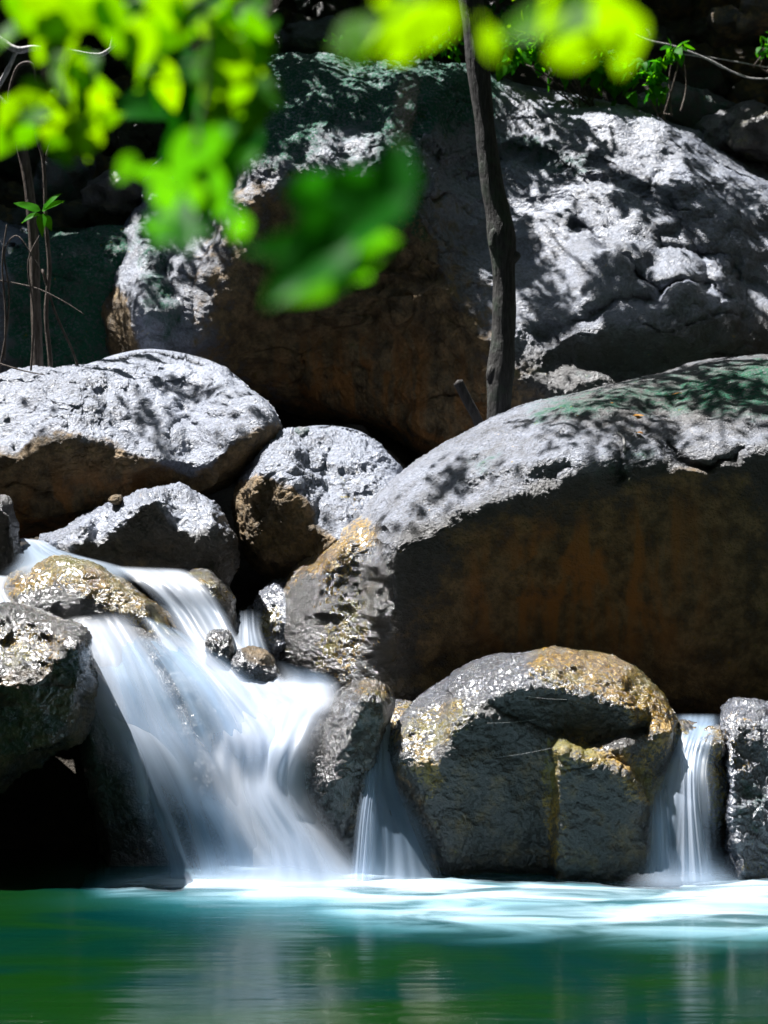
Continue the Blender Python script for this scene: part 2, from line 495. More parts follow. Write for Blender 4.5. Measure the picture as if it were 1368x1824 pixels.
    disp += rough * 0.45 * fbm(warp, 2.8, 2, 0.5, seed=seed + 70)
    for sc_, am_ in ((1.25, 1.0), (2.7, 0.55)):
        r_ = np.abs(perlin(warp * sc_ * np.array([1, 1, 1.5]) + seed, seed + 90))
        disp -= rough * am_ * cracks * np.exp(-(r_ / 0.014)**2) * np.clip(fbm(flat, 1.1, 1, seed=seed + 95) * 3 + 0.1, 0, 1)
    P = P + N * disp.reshape(n, n, 1)
    V = P.reshape(-1, 3)
    idx = np.arange(n * n).reshape(n, n)
    F = [np.stack([idx[:-1, :-1], idx[:-1, 1:], idx[1:, 1:], idx[1:, :-1]], -1).reshape(-1, 4)]
    # back: rings from the rim inwards, bulging away
    loop = np.concatenate([idx[0, :-1], idx[:-1, -1], idx[-1, :0:-1], idx[:0:-1, 0]])
    lx, ly, ld_ = px.ravel()[loop], py.ravel()[loop], V[loop, 1]
    far = ld_.max()
    prev = loop; base = len(V); VV = [V]
    for k in range(1, 9):
        rh = math.cos(k / 9 * math.pi / 2)
        d = ld_ * rh + (ld_ * 0.5 + far * 0.5) * (1 - rh) + thick * math.sin(k / 9 * math.pi / 2)
        # the back keeps the rim's metric size as it goes away
        x = c[0] + (lx - c[0]) * rh; y = c[1] + (ly - c[1]) * rh
        Pm = Wp(x, y, d)
        VV.append(Pm); cur = base + np.arange(len(loop)); base += len(loop)
        F.append(np.stack([prev, np.roll(prev, -1), np.roll(cur, -1), cur], -1)); prev = cur
    VV.append(VV[-1].mean(0, keepdims=True) + np.array([[0, thick * 0.02, 0]]))
    cc = np.full(len(prev), base)
    V = np.concatenate(VV)
    Fq = np.concatenate(F)
    half = len(prev)
    ring = prev
    Fq = np.concatenate([Fq, np.stack([ring[0:-1:2], ring[1::2], np.roll(ring, -2)[0:-1:2], cc[0:-1:2]], -1)]) if half % 2 == 0 else Fq
    # painted tone (stone tone and shade of faces), then films: stain, moss, algae, wet
    at = {k: np.zeros(len(V)) for k in ("stain", "rust", "moss", "algae", "wet", "tone")}
    at["tone"][:] = tone
    PX = np.concatenate([px.ravel(), CX + V[n * n:, 0] / V[n * n:, 1] * FPX]); PY = np.concatenate([py.ravel(), CY - (V[n * n:, 2] - CAMH) / V[n * n:, 1] * FPX])
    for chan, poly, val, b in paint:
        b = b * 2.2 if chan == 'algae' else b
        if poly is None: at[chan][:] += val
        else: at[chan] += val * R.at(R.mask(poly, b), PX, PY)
    ob = mesh_obj(name, V, Fq, M_ROCK, attrs=at, label=label, cat=cat, group=group, kind=kind)
    k = Rock(); k.R = R; k.D = D; k.y0 = y0; k.c = c; k.th = th; k.rr = rr; k.rim = rim; k.rimw = rimw; k.ob = ob
    ROCKS[key] = k
    return ob

def depth_at(key, px, py):
    k = ROCKS[key]; px = np.asarray(px, float); py = np.asarray(py, float)
    v = np.stack([px - k.c[0], py - k.c[1]], -1)
    rho = np.hypot(v[..., 0], v[..., 1]) / np.interp(np.arctan2(v[..., 1], v[..., 0]), k.th, k.rr)
    q = np.clip((np.clip(rho, 0, 1) - (1 - k.rimw)) / k.rimw, 0, 1)
    return k.y0 + k.R.at(k.D, px, py) + k.rim * (1 - np.sqrt(1 - q**2)), rho

UP = [(-900, -400), (2600, -400)]
def above(*pts):
    """region above a line of points (left to right)"""
    return [(pts[0][0] - 400, pts[0][1] - 900)] + [(pts[0][0] - 400, pts[0][1])] + list(pts) + [(pts[-1][0] + 400, pts[-1][1]), (pts[-1][0] + 400, pts[0][1] - 900)]

# the huge boulder at the back
BIG = [(186, 620), (188, 510), (213, 450), (232, 380), (245, 340), (300, 280), (345, 235), (400, 172), (455, 120), (520, 99), (620, 104), (720, 112),
       (830, 124), (930, 145), (1040, 166), (1130, 188), (1220, 217), (1300, 258), (1380, 300), (1500, 380), (1600, 520), (1560, 660), (1450, 730),
       (1300, 760), (1100, 800), (960, 830), (860, 835), (760, 810), (640, 770), (500, 735), (400, 705), (300, 690), (215, 680)]
rock("big", "giant_boulder", "giant pale boulder filling the back behind the slender trunk, brown overhanging belly below", BIG, 11.25,
     [(above((150, 600), (250, 610), (340, 600), (375, 500), (410, 430), (440, 330), (520, 300), (600, 305), (700, 320), (760, 360), (800, 440), (850, 560), (900, 625), (1000, 640), (1120, 610), (1250, 590), (1330, 600), (1600, 600)), 1.05, 44),
      ([(860, 130), (1000, 170), (1200, 230), (1500, 360), (1600, 430), (1560, 480), (1250, 330), (1000, 250)], 1.6, 60),
      ([(430, 110), (560, 90), (740, 95), (900, 125), (920, 210), (740, 170), (520, 180), (420, 220)], 1.6, 60),
      ([(560, 740), (640, 690), (800, 720), (900, 760), (900, 850), (560, 850)], -0.6, 30)],
     s_dark=-0.32, rim=0.9, rimw=0.16, thick=1.6, n=340, center=(800, 450), rough=0.070, fine=0.015, tone=0.72, seed=3, offs_smooth=120, anchor=0.15, warp=22, chunk=0.5,
     features=[('crack', [(1010, 400), (1100, 470), (1180, 510), (1290, 520)], 10, 0.12), ('crack', [(760, 265), (830, 285), (930, 260), (1040, 320), (1150, 345)], 7, 0.07),
               ('crack', [(1060, 280), (1150, 340), (1230, 430), (1260, 520)], 12, 0.09), ('crack', [(520, 650), (610, 640), (690, 655)], 5, 0.05),
               ('crack', [(640, 500), (730, 510), (790, 480)], 9, 0.07), ('crack', [(960, 590), (1050, 560), (1180, 520)], 12, 0.10),
               ('crack', [(1180, 430), (1300, 470), (1420, 560)], 10, 0.1), ('crack', [(370, 400), (360, 500), (330, 590)], 8, 0.05),
               ('bump', 230, 480, 130, 260, -0.75), ('bump', 745, 540, 60, 55, -0.12), ('bump', 1080, 640, 110, 40, 0.25), ('bump', 250, 500, 30, 100, -0.08), ('bump', 310, 470, 14, 110, 0.08),
               ('bump', 560, 330, 60, 60, -0.1), ('bump', 690, 300, 60, 60, -0.08), ('bump', 620, 290, 30, 80, 0.07), ('bump', 450, 560, 60, 80, -0.1)],
     paint=[('stain', [(360, 620), (380, 470), (430, 330), (540, 320), (720, 360), (780, 480), (850, 600), (940, 660), (900, 840), (500, 760)], 0.9, 85),
            ('stain', [(190, 520), (220, 520), (250, 640), (190, 660)], 0.8, 12),
            ('stain', None, 0.05, 0),
            ('rust', [(480, 640), (620, 600), (820, 640), (880, 760), (700, 800), (520, 720)], 0.9, 50),
            ('moss', [(440, 120), (560, 90), (860, 110), (900, 190), (760, 210), (600, 200), (520, 260), (420, 300)], 0.95, 40),
            ('moss', [(230, 420), (300, 390), (330, 600), (270, 610)], 0.6, 30), ('moss', [(560, 560), (700, 580), (760, 680), (600, 640)], 0.3, 40),
            ('moss', [(880, 220), (1000, 240), (1100, 300), (1000, 310), (900, 270)], 0.6, 30), ('moss', [(500, 260), (720, 220), (740, 420), (520, 420)], 0.45, 40),
            ('moss', [(690, 190), (880, 220), (880, 600), (720, 440)], 0.32, 40), ('stain', [(690, 240), (840, 260), (880, 620), (760, 520)], 0.28, 40), ('moss', [(840, 600), (1000, 620), (1200, 570), (1250, 640), (900, 720)], 0.35, 40), ('tone', [(900, 640), (1050, 600), (1300, 560), (1500, 560), (1500, 800), (900, 800)], -0.5, 30)])  # the tone entry paints the shade of the lower right side

# right boulder
RGT = [(481, 1180), (484, 1100), (504, 1030), (545, 985), (620, 928), (700, 860), (760, 813), (830, 768), (900, 733), (980, 708), (1070, 690), (1150, 670),
       (1250, 643), (1368, 634), (1480, 640), (1600, 700), (1680, 900), (1650, 1150), (1500, 1300), (1300, 1310), (1200, 1300), (1000, 1320), (850, 1310), (720, 1290), (620, 1265), (540, 1240)]
rock("right", "sloping_boulder", "long grey boulder sloping down to the left, dark rust streaked overhang on its front", RGT, 8.95,
     [(above((440, 1215), (560, 1215), (640, 1180), (650, 1080), (668, 990), (720, 962), (800, 925), (880, 880), (960, 835), (1040, 818), (1110, 812), (1190, 830), (1260, 815), (1340, 800), (1500, 780), (1700, 780)), 1.25, 16),
      ([(900, 700), (1100, 660), (1400, 600), (1700, 620), (1700, 740), (1340, 770), (1150, 790), (1000, 790), (860, 800)], 2.6, 40),
      ([(500, 1020), (600, 960), (660, 985), (650, 1210), (480, 1230)], 0.25, 30)],
     s_dark=-0.22, rim=0.5, rimw=0.20, thick=1.5, n=320, center=(950, 960), rough=0.026, fine=0.007, cracks=0.1, warp=9, chunk=0.10, tone=0.62, seed=9, offs_smooth=90,
     sideslope=[([(480, 1000), (610, 940), (680, 1000), (690, 1230), (480, 1250)], 0.6, 40)],
     features=[('step', [(815, 880), (830, 862), (900, 845), (1000, 822), (1035, 822), (1000, 850), (950, 872), (900, 872), (840, 895)], 0.06, 12),
               ('crack', [(1100, 790), (1105, 850)], 9, 0.06), ('crack', [(1190, 800), (1260, 835), (1330, 808)], 6, 0.08),
               ('bump', 960, 1090, 130, 60, 0.1), ('bump', 850, 1180, 160, 50, 0.12), ('bump', 1250, 1050, 100, 120, -0.06), ('bump', 560, 1120, 40, 90, 0.05)],
     paint=[('tone', [(690, 990), (900, 900), (1050, 850), (1400, 820), (1700, 820), (1700, 1400), (660, 1320)], -0.75, 24),  # tone paints shade onto the front face under the ridge
            ('stain', [(800, 960), (1000, 900), (1350, 850), (1400, 1300), (760, 1300)], 0.8, 60), ('rust', [(820, 1000), (1100, 900), (1250, 900), (1200, 1150), (900, 1150)], 1.0, 60),
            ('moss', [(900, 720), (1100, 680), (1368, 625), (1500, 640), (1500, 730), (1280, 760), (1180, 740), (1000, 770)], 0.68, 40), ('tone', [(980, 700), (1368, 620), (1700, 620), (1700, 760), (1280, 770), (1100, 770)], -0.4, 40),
            ('moss', [(820, 800), (900, 790), (900, 850), (820, 850)], 0.45, 20), ('moss', [(1100, 780), (1190, 800), (1180, 850), (1040, 880)], 0.4, 20), ('moss', [(600, 950), (660, 940), (660, 1000), (600, 1000)], 0.4, 14),
            ('algae', [(470, 1170), (480, 1080), (504, 1020), (560, 965), (640, 920), (660, 960), (600, 1010), (530, 1030), (505, 1080), (490, 1170)], 0.62, 8),
            ('algae', [(575, 1000), (640, 1000), (650, 1180), (560, 1200), (575, 1100)], 0.46, 12), ('algae', [(1280, 1000), (1330, 1020), (1330, 1220), (1280, 1220)], 0.2, 30),
            ('tone', [(470, 1080), (540, 1030), (650, 1010), (700, 1280), (470, 1280)], -0.62, 20), ('wet', [(470, 1010), (600, 950), (680, 980), (700, 1280), (470, 1280)], 1.0, 30)])

# front boulder standing in the pool
FRB = [(686, 1340), (700, 1290), (740, 1240), (800, 1200), (870, 1172), (940, 1158), (985, 1151), (1050, 1157), (1110, 1180), (1160, 1220), (1195, 1265), (1205, 1300),
       (1197, 1360), (1178, 1420), (1170, 1480), (1165, 1600), (1000, 1610), (880, 1610), (780, 1615), (748, 1530), (712, 1450), (692, 1385)]
rock("front", "pool_boulder", "round wet boulder with golden algae cap and notched dark face standing in the pool", FRB, 8.12,
     [(above((660, 1345), (740, 1352), (785, 1345), (800, 1300), (860, 1262), (920, 1232), (985, 1228), (1040, 1246), (1090, 1266), (1150, 1272), (1230, 1300)), 1.0, 9),
      ([(1120, 1385), (1160, 1388), (1190, 1420), (1150, 1425)], 0.6, 6)],
     s_dark=-0.16, rim=0.28, rimw=0.22, thick=0.7, n=230, center=(950, 1380), rough=0.022, fine=0.009, chunk=0.2, tone=0.5, seed=15, offs_smooth=60,
     features=[('step', [(850, 1258), (920, 1236), (985, 1230), (1040, 1250), (1150, 1275), (1165, 1290), (1110, 1325), (1100, 1322), (1060, 1336), (985, 1312), (930, 1290)], 0.035, 7),
               ('step', [(990, 1330), (1050, 1348), (1115, 1372), (1160, 1430), (1175, 1610), (985, 1620)], -0.085, 4), ('step', [(985, 1312), (1060, 1336), (1110, 1322), (1200, 1290), (1230, 1640), (985, 1640)], -0.06, 9),
               ('step', [(780, 1350), (800, 1330), (830, 1360), (850, 1610), (780, 1610)], -0.02, 8),
               ('bump', 840, 1230, 30, 14, 0.02)],
     sideslope=[([(680, 1330), (760, 1360), (785, 1500), (785, 1600), (680, 1600)], 0.25, 14)],
     paint=[('tone', [(800, 1310), (920, 1240), (1150, 1275), (1230, 1320), (1230, 1640), (690, 1640), (690, 1380), (780, 1380)], -1.0, 10),  # shade of the face below the cap painted as dark tone
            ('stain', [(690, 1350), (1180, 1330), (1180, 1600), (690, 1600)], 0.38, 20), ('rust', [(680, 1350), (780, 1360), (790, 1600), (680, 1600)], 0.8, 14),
            ('algae', [(960, 1150), (1110, 1165), (1200, 1260), (1200, 1320), (1130, 1270), (1040, 1235), (960, 1210)], 0.85, 12),
            ('algae', [(690, 1340), (710, 1280), (790, 1240), (860, 1240), (840, 1290), (790, 1340), (800, 1560), (780, 1560), (770, 1420)], 0.50, 12),
            ('algae', [(980, 1315), (1110, 1340), (1190, 1300), (1200, 1330), (1120, 1375), (1010, 1370), (1000, 1540), (980, 1540)], 0.6, 8),
            ('algae', [(1100, 1380), (1180, 1380), (1180, 1440), (1140, 1430)], 0.6, 8), ('moss', [(980, 1480), (1060, 1460), (1080, 1600), (980, 1600)], 0.3, 20),
            ('wet', None, 0.35, 0), ('wet', [(680, 1350), (790, 1340), (880, 1250), (1160, 1270), (1220, 1330), (1220, 1100), (680, 1100)], 0.5, 16)])

# upper left pale boulder
rock("left", "pale_boulder", "broad white-topped boulder with tan underside at the left edge above the stream",
     [(-160, 780), (-90, 700), (0, 672), (80, 667), (150, 648), (210, 628), (270, 619), (340, 629), (400, 650), (450, 690), (485, 728), (497, 768), (482, 805), (435, 850), (385, 880),
      (300, 905), (200, 935), (120, 950), (30, 962), (-80, 960), (-180, 920)], 9.95,
     [(above((-160, 800), (0, 806), (60, 800), (100, 776), (160, 782), (215, 800), (280, 818), (345, 845), (375, 812), (400, 790), (440, 775), (520, 740)), 1.35, 9)],
     s_dark=-0.22, rim=0.4, rimw=0.22, thick=0.6, n=220, center=(170, 790), rough=0.045, fine=0.010, seed=21, offs_smooth=70,
     features=[('step', [(240, 842), (290, 828), (370, 840), (380, 860), (330, 885), (240, 890)], 0.14, 10), ('bump', 380, 740, 40, 12, 0.04), ('bump', 290, 690, 40, 12, 0.03), ('crack', [(300, 770), (360, 750), (430, 745)], 8, 0.05),
               ('crack', [(0, 690), (60, 680), (110, 678)], 5, 0.04)],
     paint=[('stain', [(-200, 790), (0, 800), (100, 775), (215, 800), (345, 845), (400, 800), (500, 750), (520, 820), (300, 1000), (-200, 1000)], 1.0, 14),
            ('rust', [(0, 900), (100, 850), (300, 860), (300, 1000), (0, 1000)], 0.9, 40), ('moss', [(260, 655), (340, 650), (400, 690), (330, 690)], 0.3, 20)])

rock("mid", "pale_boulder", "white-topped egg-shaped boulder with brown left face wedged between larger boulders",
     [(413, 900), (419, 860), (450, 815), (500, 776), (545, 758), (600, 757), (650, 770), (690, 805), (718, 850), (745, 930), (690, 1010), (560, 1030), (500, 1030), (440, 1000), (417, 945)], 9.4,
     [(above((400, 875), (440, 862), (475, 845), (505, 856), (525, 885), (540, 915), (570, 945), (600, 962), (720, 985), (760, 1000)), 1.2, 7)],
     s_dark=-0.25, rim=0.4, rimw=0.3, thick=0.6, n=160, center=(560, 890), rough=0.03, fine=0.011, seed=27, offs_smooth=60, anchor=0.35,
     features=[('bump', 585, 830, 12, 60, 0.02)],
     paint=[('stain', [(400, 880), (475, 848), (525, 880), (600, 960), (720, 980), (700, 1050), (400, 1050)], 1.0, 10), ('moss', [(570, 770), (600, 770), (640, 900), (610, 910)], 0.35, 10), ('algae', [(600, 850), (640, 860), (640, 910), (600, 900)], 0.3, 10)])

rock("dark", "dark_boulder", "low dark boulder with thin white sunlit top right above the rapids",
     [(78, 968), (118, 935), (190, 895), (250, 875), (300, 869), (350, 875), (390, 900), (410, 940), (424, 1000), (390, 1060), (250, 1060), (150, 1025)], 9.42,
     [(above((60, 990), (110, 985), (150, 955), (180, 965), (215, 930), (265, 888), (290, 900), (315, 940), (360, 950), (390, 930), (430, 960)), 1.3, 6)],
     s_dark=-0.25, rim=0.35, rimw=0.25, thick=0.5, n=150, center=(260, 970), rough=0.03, fine=0.011, seed=33, offs_smooth=40,
     paint=[('tone', [(60, 995), (150, 965), (215, 940), (265, 890), (300, 920), (340, 950), (430, 950), (430, 1100), (60, 1100)], -0.85, 12), ('stain', [(60, 980), (430, 960), (430, 1100), (60, 1100)], 0.3, 20), ('wet', None, 0.2, 0)])  # tone paints the shaded front below the sunlit ridge

rock("edge", "dark_boulder", "dark rounded rock cut off by the left edge beside the upper stream",
     [(-80, 900), (0, 886), (22, 903), (31, 950), (27, 1020), (-80, 1040)], 9.35, [above((-90, 905), (0, 900), (40, 915))], tone=0.15, rim=0.25, thick=0.4, n=60, seed=35, paint=[('wet', None, 0.4, 0)])

# rocks of the cascade
rock("wetleft", "wet_boulder", "wet glistening boulder with undercut brown face overhanging the dark pool corner",
     [(-200, 1120), (-80, 1072), (10, 1068), (70, 1080), (120, 1105), (152, 1126), (167, 1160), (173, 1210), (161, 1260), (137, 1310), (72, 1355), (20, 1390), (-60, 1425), (-200, 1440), (-270, 1270)], 8.0,
     [(above((-270, 1200), (-100, 1205), (0, 1215), (75, 1205), (105, 1172), (150, 1132), (200, 1120)), 0.95, 8)],
     s_dark=-0.42, rim=0.35, rimw=0.2, thick=0.7, n=150, center=(-20, 1240), rough=0.035, fine=0.012, tone=0.15, chunk=0.15, seed=41, offs_smooth=30,
     paint=[('algae', [(-100, 1120), (60, 1100), (150, 1130), (110, 1180), (0, 1180)], 0.30, 20), ('algae', [(0, 1140), (70, 1130), (110, 1160), (30, 1180)], 0.3, 14), ('moss', [(-60, 1080), (40, 1080), (60, 1120), (-40, 1200)], 0.35, 20), ('stain', [(-200, 1230), (170, 1200), (170, 1440), (-200, 1440)], 0.6, 20), ('wet', None, 0.9, 0)])

rock("mossy", "mossy_rock", "smooth olive and gold mossy rock splitting the upper stream in two",
     [(2, 1050), (20, 1020), (60, 1000), (120, 998), (180, 1014), (240, 1048), (290, 1083), (320, 1118), (333, 1148), (290, 1180), (200, 1175), (120, 1150), (60, 1120), (15, 1085)], 8.88,
     [(above((-10, 1075), (60, 1080), (140, 1060), (200, 1075), (260, 1105), (340, 1160)), 1.0, 12)],
     s_dark=-0.1, rim=0.28, rimw=0.3, thick=0.4, n=120, center=(165, 1085), rough=0.02, fine=0.006, tone=0.15, chunk=0.15, seed=47, offs_smooth=30,
     paint=[('algae', [(0, 1060), (60, 985), (180, 1000), (340, 1130), (300, 1150), (200, 1090), (100, 1040), (30, 1065)], 0.75, 10), ('moss', [(100, 1060), (330, 1120), (330, 1160), (200, 1100)], 0.4, 16), ('wet', None, 0.9, 0)])

rock("smallmoss", "mossy_rock", "small rounded mossy rock at the lip of the upper fall",
     [(300, 1040), (322, 1022), (365, 1015), (402, 1038), (418, 1075), (420, 1120), (385, 1150), (320, 1130)], 9.12,
     [above((290, 1060), (330, 1040), (370, 1050), (400, 1080), (430, 1090))], tone=0.3, rim=0.2, rimw=0.4, thick=0.25, n=70, seed=49, offs_smooth=20, rough=0.012,
     paint=[('algae', [(300, 1030), (370, 1010), (420, 1070), (380, 1075), (330, 1050)], 0.45, 8), ('moss', None, 0.3, 0), ('wet', None, 0.8, 0)])

rock("gold", "wet_rock", "upright wet rock with yellow algae leaning against the left end of the sloping boulder",
     [(432, 1145), (447, 1090), (472, 1050), (502, 1032), (540, 1050), (540, 1140), (490, 1180), (440, 1165)], 9.45,
     [above((420, 1190), (470, 1180), (540, 1180))], s_lit=0.5, tone=0.8, rim=0.25, rimw=0.5, thick=0.3, n=70, seed=51, offs_smooth=20, rough=0.015, fine=0.01,
     paint=[('algae', [(455, 1100), (500, 1080), (490, 1150), (465, 1140)], 0.7, 8), ('wet', None, 0.9, 0)])

rock("knob", "wet_rock", "small round dark rock poking up in the middle of the rapids",
     [(364, 1160), (371, 1128), (394, 1119), (413, 1130), (417, 1170), (402, 1215), (368, 1205)], 8.66,
     [above((350, 1140), (372, 1135), (395, 1150), (430, 1150))], tone=0.35, rim=0.1, rimw=0.5, thick=0.15, n=60, seed=53, offs_smooth=10, rough=0.008,
     paint=[('algae', [(370, 1120), (410, 1120), (400, 1140), (375, 1140)], 0.3, 6), ('wet', None, 0.9, 0)])

rock("brownstone", "wet_rock", "small brown-topped rock half under the water below the sloping boulder",
     [(410, 1172), (440, 1154), (472, 1158), (492, 1185), (508, 1240), (460, 1250), (412, 1220)], 8.6,
     [above((400, 1180), (440, 1178), (480, 1185), (520, 1220))], tone=0.5, rim=0.14, rimw=0.5, thick=0.2, n=60, seed=55, offs_smooth=10, rough=0.008,
     paint=[('stain', [(430, 1150), (480, 1155), (490, 1185), (440, 1180)], 0.9, 6), ('wet', None, 0.7, 0)])

rock("chip", "small_stone", "tiny greenish stone squeezed between the two white-topped boulders",
     [(486, 790), (500, 772), (535, 760), (556, 770), (540, 800), (500, 810)], 10.2, [above((480, 785), (560, 770))], tone=0.6, rim=0.1, rimw=0.5, thick=0.2, n=40, seed=57, offs_smooth=10, rough=0.01, cat="stone",
     paint=[('moss', None, 0.5, 0)])
rock("chip2", "small_stone", "little tan stone stuck under the broad white-topped boulder",
     [(192, 892), (200, 882), (216, 881), (219, 892), (208, 900)], 9.6, [above((190, 888), (219, 886))], tone=0.6, rim=0.04, rimw=0.5, thick=0.08, n=24, seed=58, offs_smooth=6, rough=0.004, cat="stone", paint=[('stain', None, 0.9, 0)])

rock("slab", "leaning_rock", "dark narrow wet rock leaning between the main fall and the side trickle",
     [(538, 1390), (549, 1310), (578, 1252), (618, 1216), (660, 1206), (695, 1221), (706, 1250), (692, 1300), (674, 1360), (656, 1430), (640, 1560), (600, 1560), (552, 1470)], 8.22,
     [(above((520, 1400), (560, 1400), (600, 1350), (632, 1270), (640, 1236), (690, 1240), (720, 1250)), 0.6, 10)],
     s_dark=-0.25, rim=0.3, rimw=0.35, thick=0.35, n=120, center=(615, 1370), rough=0.02, fine=0.010, tone=0.22, chunk=0.2, seed=61, offs_smooth=20,
     sideslope=[([(530, 1380), (560, 1280), (620, 1210), (635, 1240), (605, 1380), (560, 1480)], 0.7, 12)],
     paint=[('algae', [(600, 1230), (660, 1200), (710, 1230), (690, 1265), (640, 1240)], 0.5, 10), ('tone', [(630, 1260), (700, 1260), (640, 1560), (560, 1560), (580, 1420)], -0.3, 14), ('stain', [(630, 1260), (700, 1260), (640, 1500), (600, 1420)], 0.4, 14), ('wet', None, 0.9, 0)])

rock("ochre", "small_stone", "little ochre stone half hidden behind the notched pool boulder",
     [(672, 1320), (682, 1270), (712, 1248), (745, 1258), (760, 1330), (700, 1350)], 8.75, [above((660, 1290), (770, 1290))], tone=0.6, rim=0.12, rimw=0.5, thick=0.2, n=50, seed=63, offs_smooth=10, rough=0.01, cat="stone",
     paint=[('algae', None, 0.5, 0), ('wet', None, 0.7, 0)])

rock("rightedge", "wet_boulder", "steep grey wet boulder with ochre patches at the right edge of the pool",
     [(1280, 1320), (1290, 1266), (1322, 1242), (1380, 1250), (1450, 1300), (1510, 1450), (1490, 1610), (1320, 1610), (1298, 1550), (1284, 1440)], 8.05,
     [([(1200, 1200), (1600, 1200), (1600, 1620), (1200, 1620)], 0.42, 10), (above((1260, 1290), (1320, 1275), (1400, 1290), (1500, 1330)), 1.2, 20)],
     rim=0.35, rimw=0.3, thick=0.5, n=150, center=(1390, 1430), rough=0.03, fine=0.013, tone=0.75, seed=67, offs_smooth=30,
     paint=[('algae', [(1285, 1290), (1340, 1270), (1340, 1380), (1300, 1390)], 0.36, 14), ('algae', [(1320, 1500), (1380, 1480), (1380, 1600), (1330, 1590)], 0.34, 14), ('moss', [(1310, 1390), (1370, 1390), (1370, 1500), (1310, 1500)], 0.5, 14), ('wet', None, 0.85, 0)])

rock("fallrock", "wet_rock", "ochre rock showing through the small fall on the right",
     [(1190, 1300), (1212, 1285), (1245, 1300), (1290, 1296), (1305, 1400), (1290, 1470), (1230, 1462), (1175, 1440), (1150, 1412), (1165, 1375)], 8.3,
     [above((1140, 1400), (1170, 1390), (1200, 1350), (1240, 1330), (1310, 1330))], s_lit=0.7, tone=0.6, rim=0.2, rimw=0.4, thick=0.3, n=90, seed=71, offs_smooth=20, rough=0.02,
     paint=[('algae', None, 0.42, 0), ('wet', None, 0.8, 0)])

# bedrock step under the cascade
rock("ledge", "bedrock_ledge", "dark bedrock step under the main white fall, seen through its thin left side",
     [(90, 1190), (90, 1130), (130, 1095), (200, 1090), (300, 1120), (420, 1190), (520, 1245), (620, 1270), (690, 1330), (720, 1420), (790, 1640), (400, 1660), (190, 1650), (170, 1500), (150, 1330)], 8.42,
     [(above((0, 1190), (150, 1200), (260, 1260), (380, 1330), (480, 1330), (600, 1330), (720, 1340)), 0.9, 26)],
     s_dark=0.06, rim=0.25, rimw=0.12, thick=0.5, n=170, center=(400, 1380), rough=0.05, fine=0.008, tone=0.0, seed=77, offs_smooth=60, cat="ledge",
     features=[('bump', 520, 1400, 90, 200, -0.10), ('bump', 330, 1480, 60, 90, 0.08), ('bump', 250, 1350, 40, 120, -0.08)],
     paint=[('wet', None, 0.5, 0), ('moss', [(170, 1140), (210, 1150), (330, 1290), (300, 1300)], 0.7, 14)])

# boulder at the back left with its sunlit end painted in a paler tone
rock("rearleft", "mossy_boulder", "flat dark green mossy boulder behind the saplings on the left",
     [(-120, 420), (-40, 396), (0, 396), (60, 402), (150, 405), (220, 404), (290, 430), (310, 560), (290, 700), (100, 720), (-120, 720)], 12.4,
     [(above((-100, 470), (0, 480), (60, 470), (220, 440), (300, 450)), 1.4, 10)], rim=0.5, thick=0.8, n=120, rough=0.05, fine=0.012, tone=0.45, seed=81,
     paint=[('moss', [(40, 390), (320, 390), (320, 720), (40, 720)], 0.7, 20), ('moss', [(0, 430), (40, 430), (40, 470), (0, 470)], 0.4, 10), ('tone', [(-120, 380), (40, 390), (40, 470), (-120, 520)], 0.5, 8)])

# ------------------------------------------------------------------ pool
px_, py_ = np.meshgrid(np.linspace(-9, 9, 180), np.linspace(-3.2, 9.3, 180))
ii = np.arange(32400).reshape(180, 180)
QF = np.stack([ii[:-1, :-1], ii[:-1, 1:], ii[1:, 1:], ii[1:, :-1]], -1).reshape(-1, 4)
aer = sum(a * np.exp(-((px_ - x) / wx)**2 - ((py_ - y) / wy)**2) for x, y, wx, wy, a in [(-0.55, 8.1, 0.75, 0.85, 1.0), (0.3, 8.0, 0.8, 0.75, 0.8), (1.4, 8.0, 0.9, 0.85, 0.95)])
mesh_obj("water", np.stack([px_, py_, np.zeros_like(px_)], -1).reshape(-1, 3), QF, M_POOL, attrs={"aer": aer.ravel()}, kind="structure", label="calm emerald pool below the falls", cat="pool")

# foam drifting on the pool below the falls
fx, fy = np.meshgrid(np.linspace(-2.6, 2.9, 300), np.linspace(6.3, 8.9, 180))
fpx, fpy = CX + fx / fy * FPX, CY + CAMH / fy * FPX
RF = Raster(-400, 1400, 1800, 1840, 4)
fm = np.zeros(RF.X.shape)
for poly, val, b in [([(170, 1580), (300, 1560), (480, 1545), (640, 1545), (800, 1560), (1000, 1575), (1140, 1568), (1300, 1560), (1500, 1560), (1500, 1610), (1000, 1610), (700, 1606), (420, 1600), (250, 1592)], 0.85, 20),
                     ([(420, 1530), (640, 1530), (680, 1580), (400, 1590)], 0.8, 16), ([(1120, 1540), (1320, 1540), (1320, 1580), (1100, 1585)], 0.7, 16),
                     ([(560, 1600), (700, 1592), (900, 1610), (1000, 1600), (1368, 1600), (1500, 1650), (1200, 1668), (900, 1655), (740, 1645), (600, 1630)], 0.6, 24),
                     ([(680, 1615), (860, 1610), (940, 1632), (840, 1650), (720, 1640)], 0.5, 10), ([(1080, 1640), (1200, 1632), (1300, 1660), (1130, 1672)], 0.35, 10)]:
    fm = np.maximum(fm, val * RF.mask(poly, b))
fd = RF.at(fm, fpx, fpy)
ii = np.arange(300 * 180).reshape(180, 300)
QF = np.stack([ii[:-1, :-1], ii[:-1, 1:], ii[1:, 1:], ii[1:, :-1]], -1).reshape(-1, 4)
keep = fd.ravel()[QF].max(1) > 0.01
mesh_obj("foam", np.stack([fx, fy, np.full_like(fx, 0.008)], -1).reshape(-1, 3), QF[keep], M_FOAM, attrs={"dens": fd.ravel()}, kind="stuff", label="soft white foam spreading over the pool below the falls", cat="foam")

